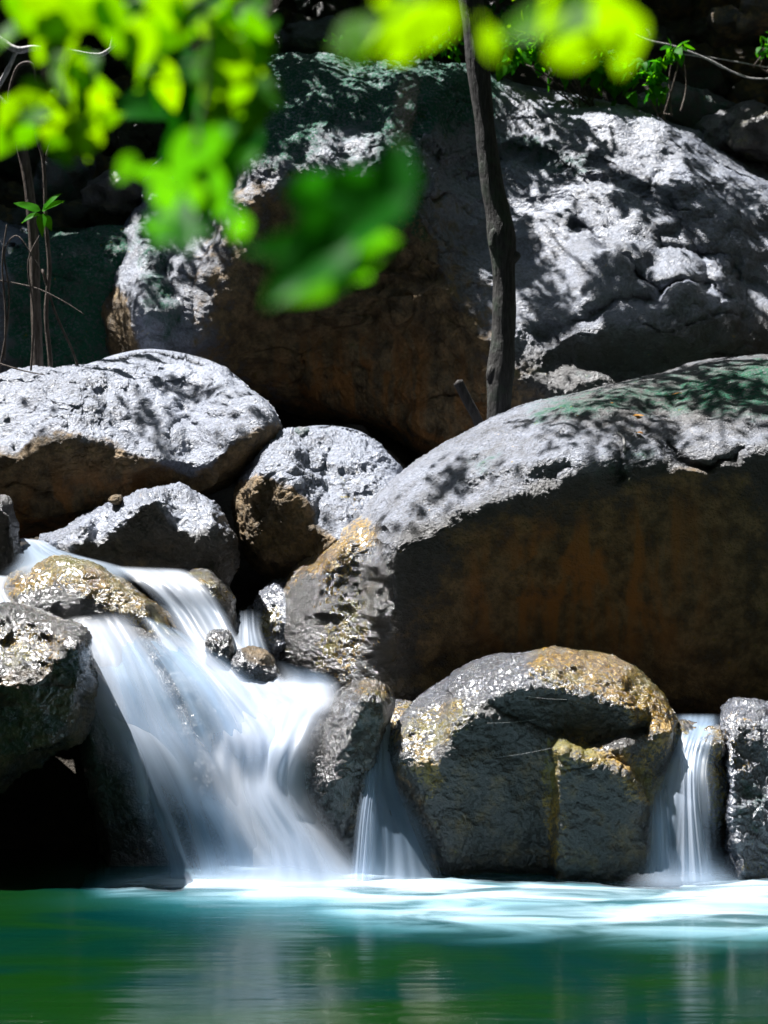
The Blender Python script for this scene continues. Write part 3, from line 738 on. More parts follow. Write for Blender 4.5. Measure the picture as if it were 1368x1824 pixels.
# ------------------------------------------------------------------ falling water
def cascade(parent, name, secs, ns=44, ntt=90, bulge=0.04, ef=0.22, topfade=0.08, botfade=0.0, ripple=0.02, seed=0, over=None, lift=0.05, wscale=1.0):
    """sheet of water through cross sections (xl, yl, xr, yr, Yl, Yr, density)"""
    S = catmull(np.asarray(secs, float), ntt, closed=False)
    t = np.linspace(0, 1, ntt)[:, None]; s = np.linspace(0, 1, ns)[None, :]
    X = S[:, 0:1] * (1 - s) + S[:, 2:3] * s; Yp = S[:, 1:2] * (1 - s) + S[:, 3:4] * s
    D = S[:, 4:5] * (1 - s) + S[:, 5:6] * s - bulge * np.sin(np.pi * s)
    if over:
        for key in over:
            dd, rho = depth_at(key, X, Yp)
            D = np.where(rho < 1.0, np.minimum(D, dd - lift), D)
        D = blur(D, 2, 2)
    n = perlin(np.stack([(s * 9 + 0 * t).ravel(), (t * 1.3 + 0 * s).ravel(), np.full(ns * ntt, seed * 3.7)], -1), seed).reshape(ntt, ns)
    D = D - ripple * n
    P = Wp(X, Yp, D)
    dens = (S[:, 6:7] + 0 * s).ravel()
    sm = lambda x: np.clip(x, 0, 1)**2 * (3 - 2 * np.clip(x, 0, 1))
    e = sm(s / ef) * sm((1 - s) / ef) * sm(t / max(topfade, 1e-4)) * (sm((1 - t) / botfade) if botfade else 1)
    width = np.hypot(S[:, 2] - S[:, 0], S[:, 3] - S[:, 1]).mean() / 300 * wscale
    uv = np.stack([(s * width + 0 * t + seed * 1.7).ravel(), (t + 0 * s + seed * 0.77).ravel()], -1)
    ii = np.arange(ns * ntt).reshape(ntt, ns)
    F = np.stack([ii[:-1, :-1], ii[:-1, 1:], ii[1:, 1:], ii[1:, :-1]], -1).reshape(-1, 4)
    return mesh_obj(name, P.reshape(-1, 3), F, M_FALL, parent=parent, attrs={"dens": dens, "edge": np.broadcast_to(e, (ntt, ns)).ravel()}, uv=uv)

main = empty("waterfall", Wp(430, 1562, 8.25), "broad silky white waterfall pouring over the bedrock step into the pool", "waterfall")
# left stream sliding over the ledge and thinning out as it drops
cascade(main, "water_veil", [(105, 1100, 235, 1085, 8.75, 8.8, 0.85), (140, 1160, 290, 1180, 8.5, 8.6, 0.8), (140, 1240, 350, 1290, 8.36, 8.42, 0.8), (160, 1315, 430, 1370, 8.26, 8.3, 0.62), (205, 1400, 460, 1450, 8.2, 8.22, 0.34), (245, 1500, 475, 1520, 8.17, 8.18, 0.26), (265, 1575, 490, 1578, 8.13, 8.15, 0.36)], over=["ledge"], seed=1, ef=0.3, ripple=0.02)
cascade(main, "water_veil", [(235, 1085, 330, 1125, 8.8, 8.75, 0.4), (275, 1150, 420, 1190, 8.62, 8.65, 0.75), (330, 1230, 480, 1245, 8.45, 8.48, 0.8), (370, 1310, 545, 1320, 8.3, 8.33, 0.8), (380, 1390, 540, 1390, 8.24, 8.25, 0.5)], over=["ledge"], lift=0.07, seed=2, ef=0.32, ripple=0.02, botfade=0.3)
cascade(main, "water_veil", [(190, 1290, 240, 1300, 8.3, 8.3, 0.5), (222, 1340, 262, 1350, 8.24, 8.24, 0.75), (238, 1400, 272, 1410, 8.19, 8.19, 0.7), (244, 1470, 276, 1480, 8.16, 8.16, 0.4)], over=["ledge"], lift=0.07, seed=21, ef=0.5, ripple=0.0, botfade=0.4, topfade=0.4)
cascade(main, "water_veil", [(250, 1360, 440, 1400, 8.23, 8.24, 0.3), (290, 1430, 470, 1450, 8.18, 8.2, 0.35), (330, 1510, 500, 1510, 8.15, 8.16, 0.3), (330, 1575, 520, 1575, 8.12, 8.13, 0.45)], over=["ledge"], lift=0.09, seed=22, ef=0.45, ripple=0.0, topfade=0.4)
cascade(main, "water_veil", [(120, 1110, 380, 1150, 8.72, 8.72, 0.22), (150, 1200, 470, 1220, 8.42, 8.5, 0.28), (180, 1300, 530, 1310, 8.3, 8.34, 0.30), (240, 1400, 540, 1400, 8.22, 8.24, 0.2)], over=["ledge"], lift=0.05, seed=26, ef=0.25, ripple=0.0, botfade=0.4)
# bright core
cascade(main, "water_veil", [(420, 1215, 612, 1212, 8.85, 8.85, 0.7), (405, 1260, 605, 1245, 8.6, 8.6, 0.95), (350, 1330, 575, 1320, 8.40, 8.42, 1.15), (350, 1400, 568, 1400, 8.26, 8.28, 1.1), (375, 1480, 600, 1470, 8.18, 8.2, 0.95), (410, 1545, 655, 1540, 8.12, 8.14, 0.95), (390, 1582, 690, 1582, 8.08, 8.1, 0.9)], over=["ledge"], lift=0.12, seed=3, ef=0.33, ripple=0.02)
cascade(main, "water_veil", [(440, 1235, 600, 1228, 8.7, 8.7, 0.5), (420, 1290, 570, 1290, 8.42, 8.42, 0.7), (410, 1400, 535, 1400, 8.24, 8.24, 0.75), (450, 1500, 590, 1500, 8.14, 8.14, 0.7), (450, 1580, 630, 1580, 8.06, 8.06, 0.8)], over=["ledge"], lift=0.16, seed=4, ef=0.4, ripple=0.02)
cascade(main, "spray", [(350, 1480, 690, 1480, 8.1, 8.1, 0.3), (310, 1530, 720, 1530, 8.05, 8.05, 0.45), (250, 1575, 770, 1575, 7.98, 7.98, 0.65), (200, 1594, 810, 1592, 7.9, 7.9, 0.4)], seed=23, ef=0.4, topfade=0.7, botfade=0.35, ripple=0.0, wscale=0.4)
# slope of water down from the upper rapids
rap = empty("rapids", Wp(330, 1180, 8.9), "white rapids sliding between the mossy rocks towards the main fall", "rapids")
cascade(rap, "water_veil", [(185, 1006, 335, 1012, 9.35, 9.35, 0.8), (235, 1035, 375, 1045, 9.1, 9.1, 0.85), (285, 1085, 405, 1090, 9.0, 9.0, 0.65), (318, 1140, 430, 1135, 8.85, 8.85, 0.8), (340, 1180, 480, 1185, 8.72, 8.72, 0.85), (380, 1230, 540, 1230, 8.6, 8.6, 0.8), (400, 1290, 570, 1280, 8.45, 8.45, 0.7)], seed=5, ef=0.22, botfade=0.2)
cascade(rap, "water_veil", [(410, 1080, 470, 1085, 9.4, 9.4, 0.5), (415, 1120, 470, 1125, 9.2, 9.2, 0.7), (410, 1160, 485, 1165, 8.98, 8.98, 0.6), (420, 1200, 500, 1210, 8.8, 8.8, 0.6)], seed=7, ef=0.4, botfade=0.3, topfade=0.4, wscale=0.5)
cascade(rap, "water_veil", [(480, 1170, 560, 1190, 8.8, 8.85, 0.3), (490, 1200, 600, 1205, 8.72, 8.78, 0.5), (470, 1240, 615, 1235, 8.62, 8.66, 0.9), (450, 1280, 600, 1275, 8.45, 8.5, 0.9)], seed=8, ef=0.35, topfade=0.5, botfade=0.2, wscale=0.5, ripple=0.0)
# feeder stream on the far left
feed = empty("stream", Wp(60, 985, 9.4), "thin sheet of stream water arriving past the dark rock on the left edge", "stream")
cascade(feed, "water_veil", [(30, 957, 80, 962, 9.75, 9.75, 0.75), (30, 975, 130, 985, 9.45, 9.4, 0.55), (20, 1000, 230, 1012, 9.2, 9.25, 0.55), (-20, 1030, 260, 1040, 9.0, 9.15, 0.45)], seed=9, ef=0.18, botfade=0.3, bulge=0.0)
cascade(feed, "water_veil", [(-80, 1020, 30, 1025, 9.1, 9.0, 0.7), (-80, 1050, 20, 1055, 8.85, 8.8, 0.8), (-60, 1080, 60, 1095, 8.65, 8.65, 0.8), (60, 1110, 160, 1110, 8.6, 8.6, 0.6)], seed=10, ef=0.3, botfade=0.3, bulge=0.02)
# trickle between the leaning rock and the pool boulder
trk = empty("trickle", Wp(700, 1562, 8.2), "thin fan of water falling between the leaning rock and the pool boulder", "waterfall")
cascade(trk, "water_veil", [(664, 1285, 702, 1285, 8.5, 8.5, 0.8), (660, 1330, 700, 1330, 8.38, 8.38, 0.75), (640, 1400, 720, 1400, 8.26, 8.3, 0.45), (628, 1480, 770, 1480, 8.18, 8.22, 0.38), (610, 1575, 800, 1575, 8.1, 8.12, 0.65)], seed=11, ef=0.28, bulge=0.03, wscale=0.5)
cascade(trk, "water_veil", [(662, 1290, 690, 1290, 8.47, 8.47, 0.5), (650, 1360, 680, 1360, 8.3, 8.3, 0.55), (632, 1460, 672, 1460, 8.17, 8.17, 0.6), (622, 1570, 665, 1570, 8.08, 8.08, 0.7)], seed=12, ef=0.4, bulge=0.02, wscale=0.8)
# right hand fall
rf = empty("waterfall", Wp(1222, 1565, 8.1), "small two-stranded white fall between the pool boulder and the right edge boulder", "waterfall")
cascade(rf, "water_veil", [(1200, 1270, 1290, 1270, 8.75, 8.75, 0.45), (1195, 1310, 1285, 1310, 8.45, 8.45, 0.5), (1170, 1380, 1275, 1370, 8.22, 8.22, 0.62), (1158, 1440, 1285, 1430, 8.12, 8.12, 0.6), (1148, 1510, 1292, 1510, 8.07, 8.07, 0.5), (1130, 1580, 1305, 1580, 8.0, 8.0, 0.7)], over=["fallrock"], lift=0.03, seed=13, ef=0.32, wscale=0.5)
cascade(rf, "water_veil", [(1225, 1280, 1285, 1280, 8.65, 8.65, 0.4), (1205, 1350, 1260, 1340, 8.25, 8.25, 0.6), (1205, 1430, 1255, 1430, 8.09, 8.09, 0.75), (1190, 1570, 1285, 1570, 8.0, 8.0, 0.8)], over=["fallrock"], lift=0.06, seed=14, ef=0.42, wscale=0.7)
cascade(rf, "spray", [(1140, 1500, 1300, 1500, 8.02, 8.02, 0.3), (1120, 1550, 1320, 1550, 7.96, 7.96, 0.5), (1090, 1590, 1368, 1590, 7.86, 7.86, 0.6)], seed=24, ef=0.4, topfade=0.7, botfade=0.35, ripple=0.0, wscale=0.4)
cascade(rf, "water_veil", [(1150, 1375, 1200, 1375, 8.28, 8.28, 0.4), (1150, 1440, 1200, 1440, 8.1, 8.1, 0.55), (1140, 1570, 1215, 1570, 8.02, 8.02, 0.7)], seed=15, ef=0.45, wscale=0.7)

# ------------------------------------------------------------------ plants: leaves, twigs, trunks
def nrm(a): return a / (np.linalg.norm(a, axis=-1, keepdims=True) + 1e-12)

def leaves(name, base, d, nvec, length, width, tint, mat, parent=None, m=6, k=3, fold=0.25, curl=0.25, rng=RNG, **kw):
    """many separate leaf blades in one foliage mesh: base points, directions, normals"""
    base = np.asarray(base, float); N = len(base)
    d = nrm(np.asarray(d, float)); nv = np.asarray(nvec, float)
    nv = nrm(nv - (nv * d).sum(-1, keepdims=True) * d); sd = np.cross(d, nv)
    L = np.broadcast_to(length, N).astype(float); Wd = np.broadcast_to(width, N).astype(float)
    t = np.linspace(0, 1, m); a = np.linspace(-1, 1, k)
    prof = np.sin(np.pi * t**0.72)**0.85 * (1 - 0.25 * t); prof[0] = 0.04; prof[-1] = 0.01
    T, A = np.meshgrid(t, a, indexing='ij')
    cu = curl * rng.uniform(0.2, 1.6, N); fo = fold * rng.uniform(0.3, 1.7, N)
    wv = rng.uniform(0, 6.28, N)
    off = (T[None] * L[:, None, None])
    side = A[None] * prof[None, :, None] * Wd[:, None, None] * 0.5
    up = fo[:, None, None] * np.abs(side) - cu[:, None, None] * (T[None]**2) * L[:, None, None] + 0.03 * Wd[:, None, None] * np.sin(T[None] * 9 + A[None] * 2 + wv[:, None, None])
    P = base[:, None, None, :] + off[..., None] * d[:, None, None, :] + side[..., None] * sd[:, None, None, :] + up[..., None] * nv[:, None, None, :]
    V = P.reshape(-1, 3)
    ii = np.arange(m * k).reshape(m, k)
    q = np.stack([ii[:-1, :-1], ii[:-1, 1:], ii[1:, 1:], ii[1:, :-1]], -1).reshape(-1, 4)
    F = (q[None] + (np.arange(N) * m * k)[:, None, None]).reshape(-1, 4)
    uv = np.broadcast_to(np.stack([(A + 1) / 2, T], -1)[None], (N, m, k, 2)).reshape(-1, 2)
    ti = np.repeat(np.broadcast_to(tint, N), m * k)
    return mesh_obj(name, V, F, mat, parent=parent, attrs={"tint": ti}, uv=uv, **kw)

def tube(name, paths, mat, parent=None, sides=8, per=6, wob=0.0, **kw):
    """paths: list of (points, radii) joined into one wooden part"""
    VV, FF, base = [], [], 0
    for pts, rad in paths:
        pts = np.asarray(pts, float); n = max(3, (len(pts) - 1) * per)
        C = catmull(np.concatenate([pts, np.asarray(rad, float)[:, None]], 1), n, closed=False)
        P, R = C[:, :3], np.maximum(C[:, 3], 1e-4)
        tg = nrm(np.gradient(P, axis=0))
        ref = np.array([0, 1, 0.02]) if abs(tg[:, 1]).mean() < 0.8 else np.array([1, 0, 0.02])
        u = nrm(np.cross(tg, ref)); v = np.cross(tg, u)
        an = np.linspace(0, 2 * np.pi, sides, endpoint=False)
        ring = P[:, None] + R[:, None, None] * (np.cos(an)[None, :, None] * u[:, None] + np.sin(an)[None, :, None] * v[:, None])
        if wob:
            f = ring.reshape(-1, 3)
            dn = fbm(f * np.array([1, 1, 0.45]), 0.9 / R.mean() * 0.25, 3, seed=5).reshape(n, sides)
            ring = ring + (ring - P[:, None]) * (dn * wob)[..., None]
        V = np.concatenate([ring.reshape(-1, 3), P[:1] - tg[:1] * R[0] * 0.4, P[-1:] + tg[-1:] * R[-1] * 0.4])
        ii = np.arange(n * sides).reshape(n, sides); r = np.roll(ii, -1, 1)
        F = np.stack([ii[:-1], r[:-1], r[1:], ii[1:]], -1).reshape(-1, 4)
        e0, e1 = n * sides, n * sides + 1
        h = np.arange(0, sides, 2)
        c0 = np.stack([ii[0, (h + 2) % sides], ii[0, h + 1], ii[0, h], np.full(len(h), e0)], -1)
        c1 = np.stack([ii[-1, h], ii[-1, h + 1], ii[-1, (h + 2) % sides], np.full(len(h), e1)], -1)
        FF.append(np.concatenate([F, c0, c1]) + base); VV.append(V); base += len(V)
    return mesh_obj(name, np.concatenate(VV), np.concatenate(FF), mat, parent=parent, **kw)

def pxpath(pts, Y, r):
    """points given in the photo's pixels on a plane at distance Y; r in pixels"""
    pts = np.asarray(pts, float); Yv = np.broadcast_to(Y, len(pts)).astype(float)
    return Wp(pts[:, 0], pts[:, 1], Yv), np.broadcast_to(r, len(pts)) / FPX * Yv

# ---- the slender tree in front of the giant boulder
TY = 10.55
tree = empty("slender_tree", Wp(888, 800, TY), "slender grey tree trunk rising between the giant boulder and the sloping boulder", "tree")
tr_pts = [(886, 830), (888, 745), (890, 690), (893, 655), (897, 600), (899, 540), (897, 480), (893, 425), (886, 380), (876, 330), (868, 270), (862, 215), (856, 160), (851, 110), (846, 50), (838, 0), (828, -60), (818, -160), (815, -300)]
tr_r = [23, 21, 23, 25, 21, 21, 21, 25, 21, 20, 20, 18, 19, 20, 20, 21, 19, 17, 14]
tube("trunk", [pxpath(tr_pts, TY, tr_r)], M_BARK, tree, sides=28, per=12, wob=0.16)
tube("knot", [pxpath([(893, 640), (884, 655), (876, 668), (873, 678)], TY - 0.03, [10, 12, 10, 6])], M_BARK, tree, sides=14, per=5, wob=0.2)
tube("knot", [pxpath([(880, 440), (881, 420), (885, 408), (892, 402)], TY - 0.05, [9, 11, 9, 5])], M_BARK, tree, sides=14, per=5, wob=0.2)
tube("knot", [pxpath([(900, 470), (914, 460), (924, 452)], TY - 0.02, [12, 10, 6])], M_BARK, tree, sides=14, per=5, wob=0.2)
top = Wp(815, -300, TY)
limbs = []
for k in range(9):
    a = k * 2.4; L = random.uniform(1.2, 2.6)
    e = top + np.array([math.cos(a) * L, math.sin(a) * L + 0.4, random.uniform(0.3, 1.4)])
    s0 = Wp(822 - k, -80 - 24 * k, TY)
    limbs.append(([s0, s0 * 0.6 + e * 0.4 + np.array([0, 0, 0.25]), e], [0.03, 0.02, 0.006]))
limbs.append(([Wp(829, -30, TY), Wp(818, -90, TY - .1), Wp(800, -260, TY - .3)], [0.05, 0.04, 0.02]))
tube("limb", limbs, M_BARK, tree, sides=8)

# crown leaves hang in the sun's way wherever the photo shows dappled shade on the stone
def shade_points(key, polys, rng):
    out = []
    for poly, cov in polys:
        p = np.asarray(poly, float); x0, y0 = p.min(0); x1, y1 = p.max(0)
        n0 = 6000
        qx = rng.uniform(x0, x1, n0); qy = rng.uniform(y0, y1, n0)
        ok = inpoly(qx, qy, p)
        D, rho = depth_at(key, qx, qy); ok &= rho < 0.99
        frac = ok.mean(); area = frac * (x1 - x0) * (y1 - y0) * (D[ok].mean() / FPX)**2 * 1.5
        n = int(-math.log(1 - cov) * area / 0.0016)
        P = Wp(qx, qy, D)[ok]
        cl = fbm(P * np.array([1, .5, 1]), 2.6, 2, seed=31)
        w = np.clip(0.5 + 2.2 * (cl + (cov - 0.5) * 1.0), 0.03, 1)
        sel = P[rng.random(len(P)) < w / w.max()]
        if len(sel) == 0: continue
        out.append(sel[rng.integers(0, len(sel), n)] + rng.normal(0, 0.02, (n, 3)))
    return np.concatenate(out)
rg = np.random.default_rng(4)
SH = [shade_points("big", [([(430, 95), (860, 105), (960, 150), (900, 195), (760, 200), (640, 190), (540, 200), (430, 300), (380, 300)], 0.9),
                           ([(430, 200), (720, 200), (720, 320), (430, 330)], 0.5),
                           ([(775, 300), (860, 300), (860, 440), (780, 420)], 0.7),
                           ([(880, 240), (960, 250), (1020, 300), (1000, 320), (900, 290)], 0.85), ([(930, 170), (1010, 200), (1090, 260), (1060, 275), (960, 220)], 0.8),
                           ([(1020, 170), (1150, 205), (1140, 225), (1030, 195)], 0.7),
                           ([(1070, 285), (1120, 300), (1180, 370), (1170, 410), (1110, 380)], 0.85), ([(1170, 340), (1300, 380), (1368, 440), (1368, 520), (1240, 450)], 0.75),
                           ([(905, 340), (940, 380), (940, 510), (905, 500)], 0.93), ([(930, 420), (1010, 480), (1020, 600), (940, 560)], 0.5),
                           ([(1050, 520), (1200, 520), (1368, 540), (1400, 620), (1100, 620)], 0.8), ([(1220, 270), (1368, 330), (1368, 360), (1220, 310)], 0.4),
                           ([(900, 180), (1368, 300), (1368, 600), (920, 620)], 0.1), ([(190, 400), (420, 300), (420, 480), (340, 600), (200, 600)], 0.42),
                           ([(280, 280), (440, 180), (430, 330), (330, 380)], 0.6)], rg),
      shade_points("right", [([(1180, 640), (1400, 630), (1480, 740), (1300, 750), (1180, 735), (1020, 720)], 0.85), ([(860, 760), (1180, 700), (1200, 820), (840, 860)], 0.45),
                             ([(700, 860), (860, 770), (840, 860), (740, 930)], 0.4), ([(560, 970), (700, 880), (720, 950), (600, 1020)], 0.15), ([(1180, 740), (1368, 740), (1368, 790), (1180, 800)], 0.4)], rg),
      shade_points("rearleft", [([(35, 390), (200, 400), (180, 720), (35, 720)], 0.9), ([(-100, 480), (40, 480), (40, 720), (-100, 720)], 0.9)], rg),
      shade_points("left", [([(260, 650), (390, 680), (390, 720), (280, 690)], 0.5), ([(220, 740), (300, 750), (290, 790), (220, 780)], 0.45), ([(0, 680), (480, 660), (480, 830), (0, 830)], 0.06)], rg)]
SHP = np.concatenate(SH)
tt_ = np.maximum(0.7, (1.75 + 0.3 * (SHP[:, 1] + 0.5) + 0.30 - SHP[:, 2]) / SUN[2]) + rg.uniform(0.2, 2.6, len(SHP))
LP_ = SHP + SUN[None] * tt_[:, None]
rd = rg.normal(0, 1, (len(LP_), 3)); rd[:, 2] = rd[:, 2] * 0.4 - 0.3
leaves("crown", LP_, rd, np.array([[0, 0, 1.0]]) + rg.normal(0, 0.35, (len(LP_), 3)), rg.uniform(0.07, 0.11, len(LP_)), rg.uniform(0.045, 0.065, len(LP_)), rg.random(len(LP_)), M_CROWN, tree, m=4)

# ---- unseen trees added behind: their crowns close off the sun above the jumbled rocks
for k, (x, y, w) in enumerate([(-3.6, 14.6, 2.6), (-0.9, 15.6, 2.6), (2.0, 14.9, 2.6), (4.4, 15.2, 2.4)]):
    gz = float(ground_z(np.array([[x]]), np.array([[y + 4.0]]))[0, 0])
    t_ = empty("added_shade_tree", (x, y + 4.0, gz - 0.2), "unseen leafy tree added high on the slope, its crown shading the rocks behind the giant boulder", "tree", "added trees shading the slope")
    b0 = np.array([x, y + 4.0, gz - 0.2])
    tube("trunk", [([b0, b0 + np.array([0.1, -0.6, 2.0]), b0 + np.array([0, -2.6, 4.0])], [0.16, 0.13, 0.07])], M_BARK, t_, sides=12)  # trunk of the added unseen tree
    n = 3800
    X = rg.normal(x, w * 0.55, n); Yv = np.where(X < -1.7, rg.uniform(13.0, 19.5, n), rg.uniform(14.15, 19.5, n))
    Z = np.maximum(1.75 + 0.3 * Yv + 0.5, np.interp(Yv, [13, 16, 18, 20], [6.4, 7.8, 11.0, 15.0])) + rg.uniform(0, 1.6, n)
    d = rg.normal(0, 1, (n, 3)); d[:, 2] -= 0.4
    leaves("crown", np.stack([X, Yv, Z], -1), d, np.array([[0, 0, 1.0]]) + rg.normal(0, 0.4, (n, 3)), rg.uniform(0.2, 0.34, n), rg.uniform(0.12, 0.2, n), rg.random(n), M_CROWN, t_, m=4)  # crown of the added unseen tree, there to shade the rocks

# ---- unseen trees added to block sky light, leaving the gap the sun comes through
for k, (tx, ty, x0, x1, y0, y1) in enumerate([(6.2, 3.0, -1.2, 8.5, -5.0, 6.6), (-7.6, 4.5, -9.0, -1.2, 3.6, 6.6), (-7.4, -1.5, -9.0, -1.2, -5.0, 1.1), (7.0, 10.5, 2.2, 9.0, 7.3, 14.0)]):
    gz = float(ground_z(np.array([[tx]]), np.array([[ty]]))[0, 0])
    t_ = empty("added_riverside_tree", (tx, ty, gz - 0.2), ("unseen tall leafy tree added on the right bank to roof the pool", "unseen leafy tree added on the left bank, leaning over the pool", "unseen leafy tree added on the left bank behind the viewpoint", "unseen leafy tree added on the right bank beyond the sloping boulder")[k], "tree")
    b0 = np.array([tx, ty, gz - 0.2]); cx_, cy_ = (x0 + x1) / 2, (y0 + y1) / 2
    tube("trunk", [([b0, b0 * 0.6 + np.array([cx_, cy_, 9.5]) * 0.4, np.array([cx_, cy_, 9.6])], [0.25, 0.18, 0.07])], M_BARK, t_, sides=12)  # trunk of the added unseen tree
    n = int((x1 - x0) * (y1 - y0) * 85)
    X = rg.uniform(x0, x1, n); Yv = rg.uniform(y0, y1, n)
    d = rg.normal(0, 1, (n, 3)); d[:, 2] -= 0.4
    leaves("crown", np.stack([X, Yv, 8.6 + rg.uniform(0, 2.2, n) + 0.35 * np.abs(X)], -1), d, np.array([[0, 0, 1.0]]) + rg.normal(0, 0.4, (n, 3)), rg.uniform(0.22, 0.36, n), rg.uniform(0.14, 0.22, n), rg.random(n), M_CROWN, t_, m=4)  # crown of the added unseen tree, there to block sky light

# ---- jumbled rocks on the slope behind
TAL = []
for k in range(5):
    u, v = np.meshgrid(np.linspace(0, 2 * np.pi, 41)[:-1], np.linspace(0.02, np.pi - 0.02, 24))
    S = np.stack([np.cos(u) * np.sin(v), np.sin(u) * np.sin(v), np.cos(v)], -1).reshape(-1, 3)
    S = np.sign(S) * np.abs(S)**0.8 * np.array([1.0, 0.8, 0.68])
    S = S * (1 + 0.42 * fbm(S, 1.1, 3, seed=60 + k * 7) + 0.10 * fbm(S, 5, 3, seed=90 + k))[:, None]
    ii = np.arange(24 * 40).reshape(24, 40); r = np.roll(ii, -1, 1)
    F = np.stack([ii[:-1], ii[1:], r[1:], r[:-1]], -1).reshape(-1, 4)
    N = len(S)
    o = mesh_obj("slope_rock", S, F, M_ROCK, attrs={"tone": np.full(N, (0.2, 0.35, 0.1, 0.25, 0.15)[k]), "stain": np.full(N, (0.35, 0.1, 0.5, 0.2, 0.4)[k]), "moss": np.full(N, (0.35, 0.2, 0.1, 0.45, 0.3)[k])})
    TAL.append(o.data); bpy.data.objects.remove(o)
def slope_rock(px, py, Y, r, k, label=None, cat="rock", group=None, sx=1.0, rz=None, name="slope_rock"):
    o = bpy.data.objects.new(name, TAL[k % 5]); COL.objects.link(o)
    o.location = tuple(Wp(px, py, Y)); m = r / FPX * Y
    o.scale = (m * sx, m, m); o.rotation_euler = (random.uniform(-.3, .3), random.uniform(-.3, .3), random.uniform(0, 6.28) if rz is None else rz)
    tag(o, label or "dark shaded rock among the jumbled rocks on the slope behind the giant boulder", cat, group or (None if label else "jumbled rocks on the slope"))
    return o
rr_ = random.Random(8)
def slopeY(px, py):
    Ys = np.linspace(12.3, 19, 140); P = Wp(px, py, Ys)
    z = ground_z(P[:, 0][None], P[:, 1][None])[0]
    h = np.where(P[:, 2] < z)[0]
    return float(Ys[h[0]]) if len(h) else 17.5
for gy_ in range(-20, 420, 46):
    for gx_ in range(-30, 300 if gy_ > 120 else 1420, 62):
        x = gx_ + rr_.uniform(-24, 24); y = gy_ + rr_.uniform(-18, 18)
        if x > 420 and y > 90 and not (x > 1200 and y < 260): continue
        slope_rock(x, y, slopeY(x, y) + 0.05, rr_.uniform(30, 58), rr_.randrange(5))
for gx_, gy_ in [(1250, 150), (1340, 180), (1300, 110), (1230, 100), (1360, 120)]:
    slope_rock(gx_, gy_, slopeY(gx_, gy_), rr_.uniform(34, 48), rr_.randrange(5))
slope_rock(1225, 200, 14.3, 62, 3, "low mossy rock with white sunlit specks behind the vine on the right", sx=1.5, rz=0.2)
slope_rock(1310, 232, 14.1, 60, 1, "pale grey rock with a sunlit top beside the giant boulder's right shoulder", sx=1.2, rz=0.5)
slope_rock(1362, 240, 13.9, 62, 0, "olive brown rock cut off by the right edge beside the giant boulder", rz=0.9)
slope_rock(1300, 45, 14.6, 42, 2, "brown rounded rock with a pale sunlit crown in the upper right corner", rz=1.4)
slope_rock(1362, 20, 14.2, 48, 2, "reddish brown rock in the upper right corner", rz=2.2)
slope_rock(555, 72, 14.6, 50, 1, "blocky grey rock with a sunlit top above the giant boulder's crest", sx=1.4, rz=0.1)
slope_rock(110, 318, 13.2, 56, 3, "mossy olive rock behind the left saplings", rz=0.3)
slope_rock(205, 345, 12.9, 50, 0, "rounded brown rock beside the giant boulder's left shoulder", rz=0.8)

# ---- leafy plants along the giant boulder's crest
def bush(name, label, cat, blobs, n, size, mat, Y, stems=5, rng=rg, parts=("foliage", "stem")):
    cx = np.mean([b[0] for b in blobs]); cy = max(b[1] + b[3] for b in blobs)
    e = empty(name, Wp(cx, cy, Y), label, cat)
    B = []
    w = np.array([b[2] * b[3] for b in blobs], float); w /= w.sum()
    for (bx, by, bw, bh), f in zip(blobs, w):
        k = max(3, int(n * f)); g = rng.normal(0, 0.45, (k, 3))
        B.append(Wp(bx + g[:, 0] * bw, by + g[:, 1] * bh, Y + g[:, 2] * bw / FPX * Y * 0.7))
    B = np.concatenate(B); N = len(B)
    d = rng.normal(0, 0.7, (N, 3)) + np.array([0, -0.3, -0.5]); nv = rng.normal(0, 0.45, (N, 3)) + np.array([-0.3, -0.55, 0.75])
    L = rng.uniform(0.6, 1.3, N) * size
    leaves(parts[0], B, d, nv, L, L * 0.62, rng.random(N), mat, e, m=5)
    base = Wp(cx, cy + 25, Y + 0.1); st = []
    for b in B[rng.integers(0, N, stems)]:
        st.append(([base + rng.normal(0, 0.05, 3), base * 0.45 + b * 0.55 + rng.normal(0, 0.06, 3), b], [0.008, 0.006, 0.003]))
    tube(parts[1], st, M_TWIG, e, sides=6)
    return e
YR = 13.5
bush("leafy_bush", "bright green leafy bush on the giant boulder's crest left of the trunk", "bush", [(770, 72, 75, 30), (700, 66, 65, 24), (630, 74, 40, 16)], 330, 0.075, M_LEAF, YR, 8)
bush("leafy_bush", "bush of broad green leaves on the giant boulder's crest right of the trunk", "bush", [(1030, 100, 65, 30), (1085, 115, 45, 30), (950, 85, 65, 28), (1110, 150, 30, 18)], 260, 0.14, M_LEAF, YR, 10)
bush("yellow_bush", "yellow-green sunlit shrub above the broad leaves on the crest", "bush", [(1040, 55, 80, 30), (940, 60, 60, 26), (1100, 95, 40, 20), (990, 30, 70, 30)], 320, 0.10, M_LEAFY, YR + 0.25, 10)
bush("hanging_vine", "narrow vine with glossy bright leaves hanging at the crest's right end", "vine", [(1165, 120, 22, 26), (1170, 150, 24, 30), (1200, 95, 16, 20), (1215, 80, 8, 10)], 90, 0.10, M_LEAF, YR - 0.2, 6)
bush("leafy_sprig", "small green sprig in the upper right corner at the picture's edge", "plant", [(1362, 85, 14, 22)], 22, 0.08, M_LEAF, 13.6, 3)
bush("dim_bush", "dim green bush in the dark behind the trunk top", "bush", [(890, 40, 40, 40), (905, 110, 18, 16)], 110, 0.06, M_LEAFD, YR + 0.6, 5)

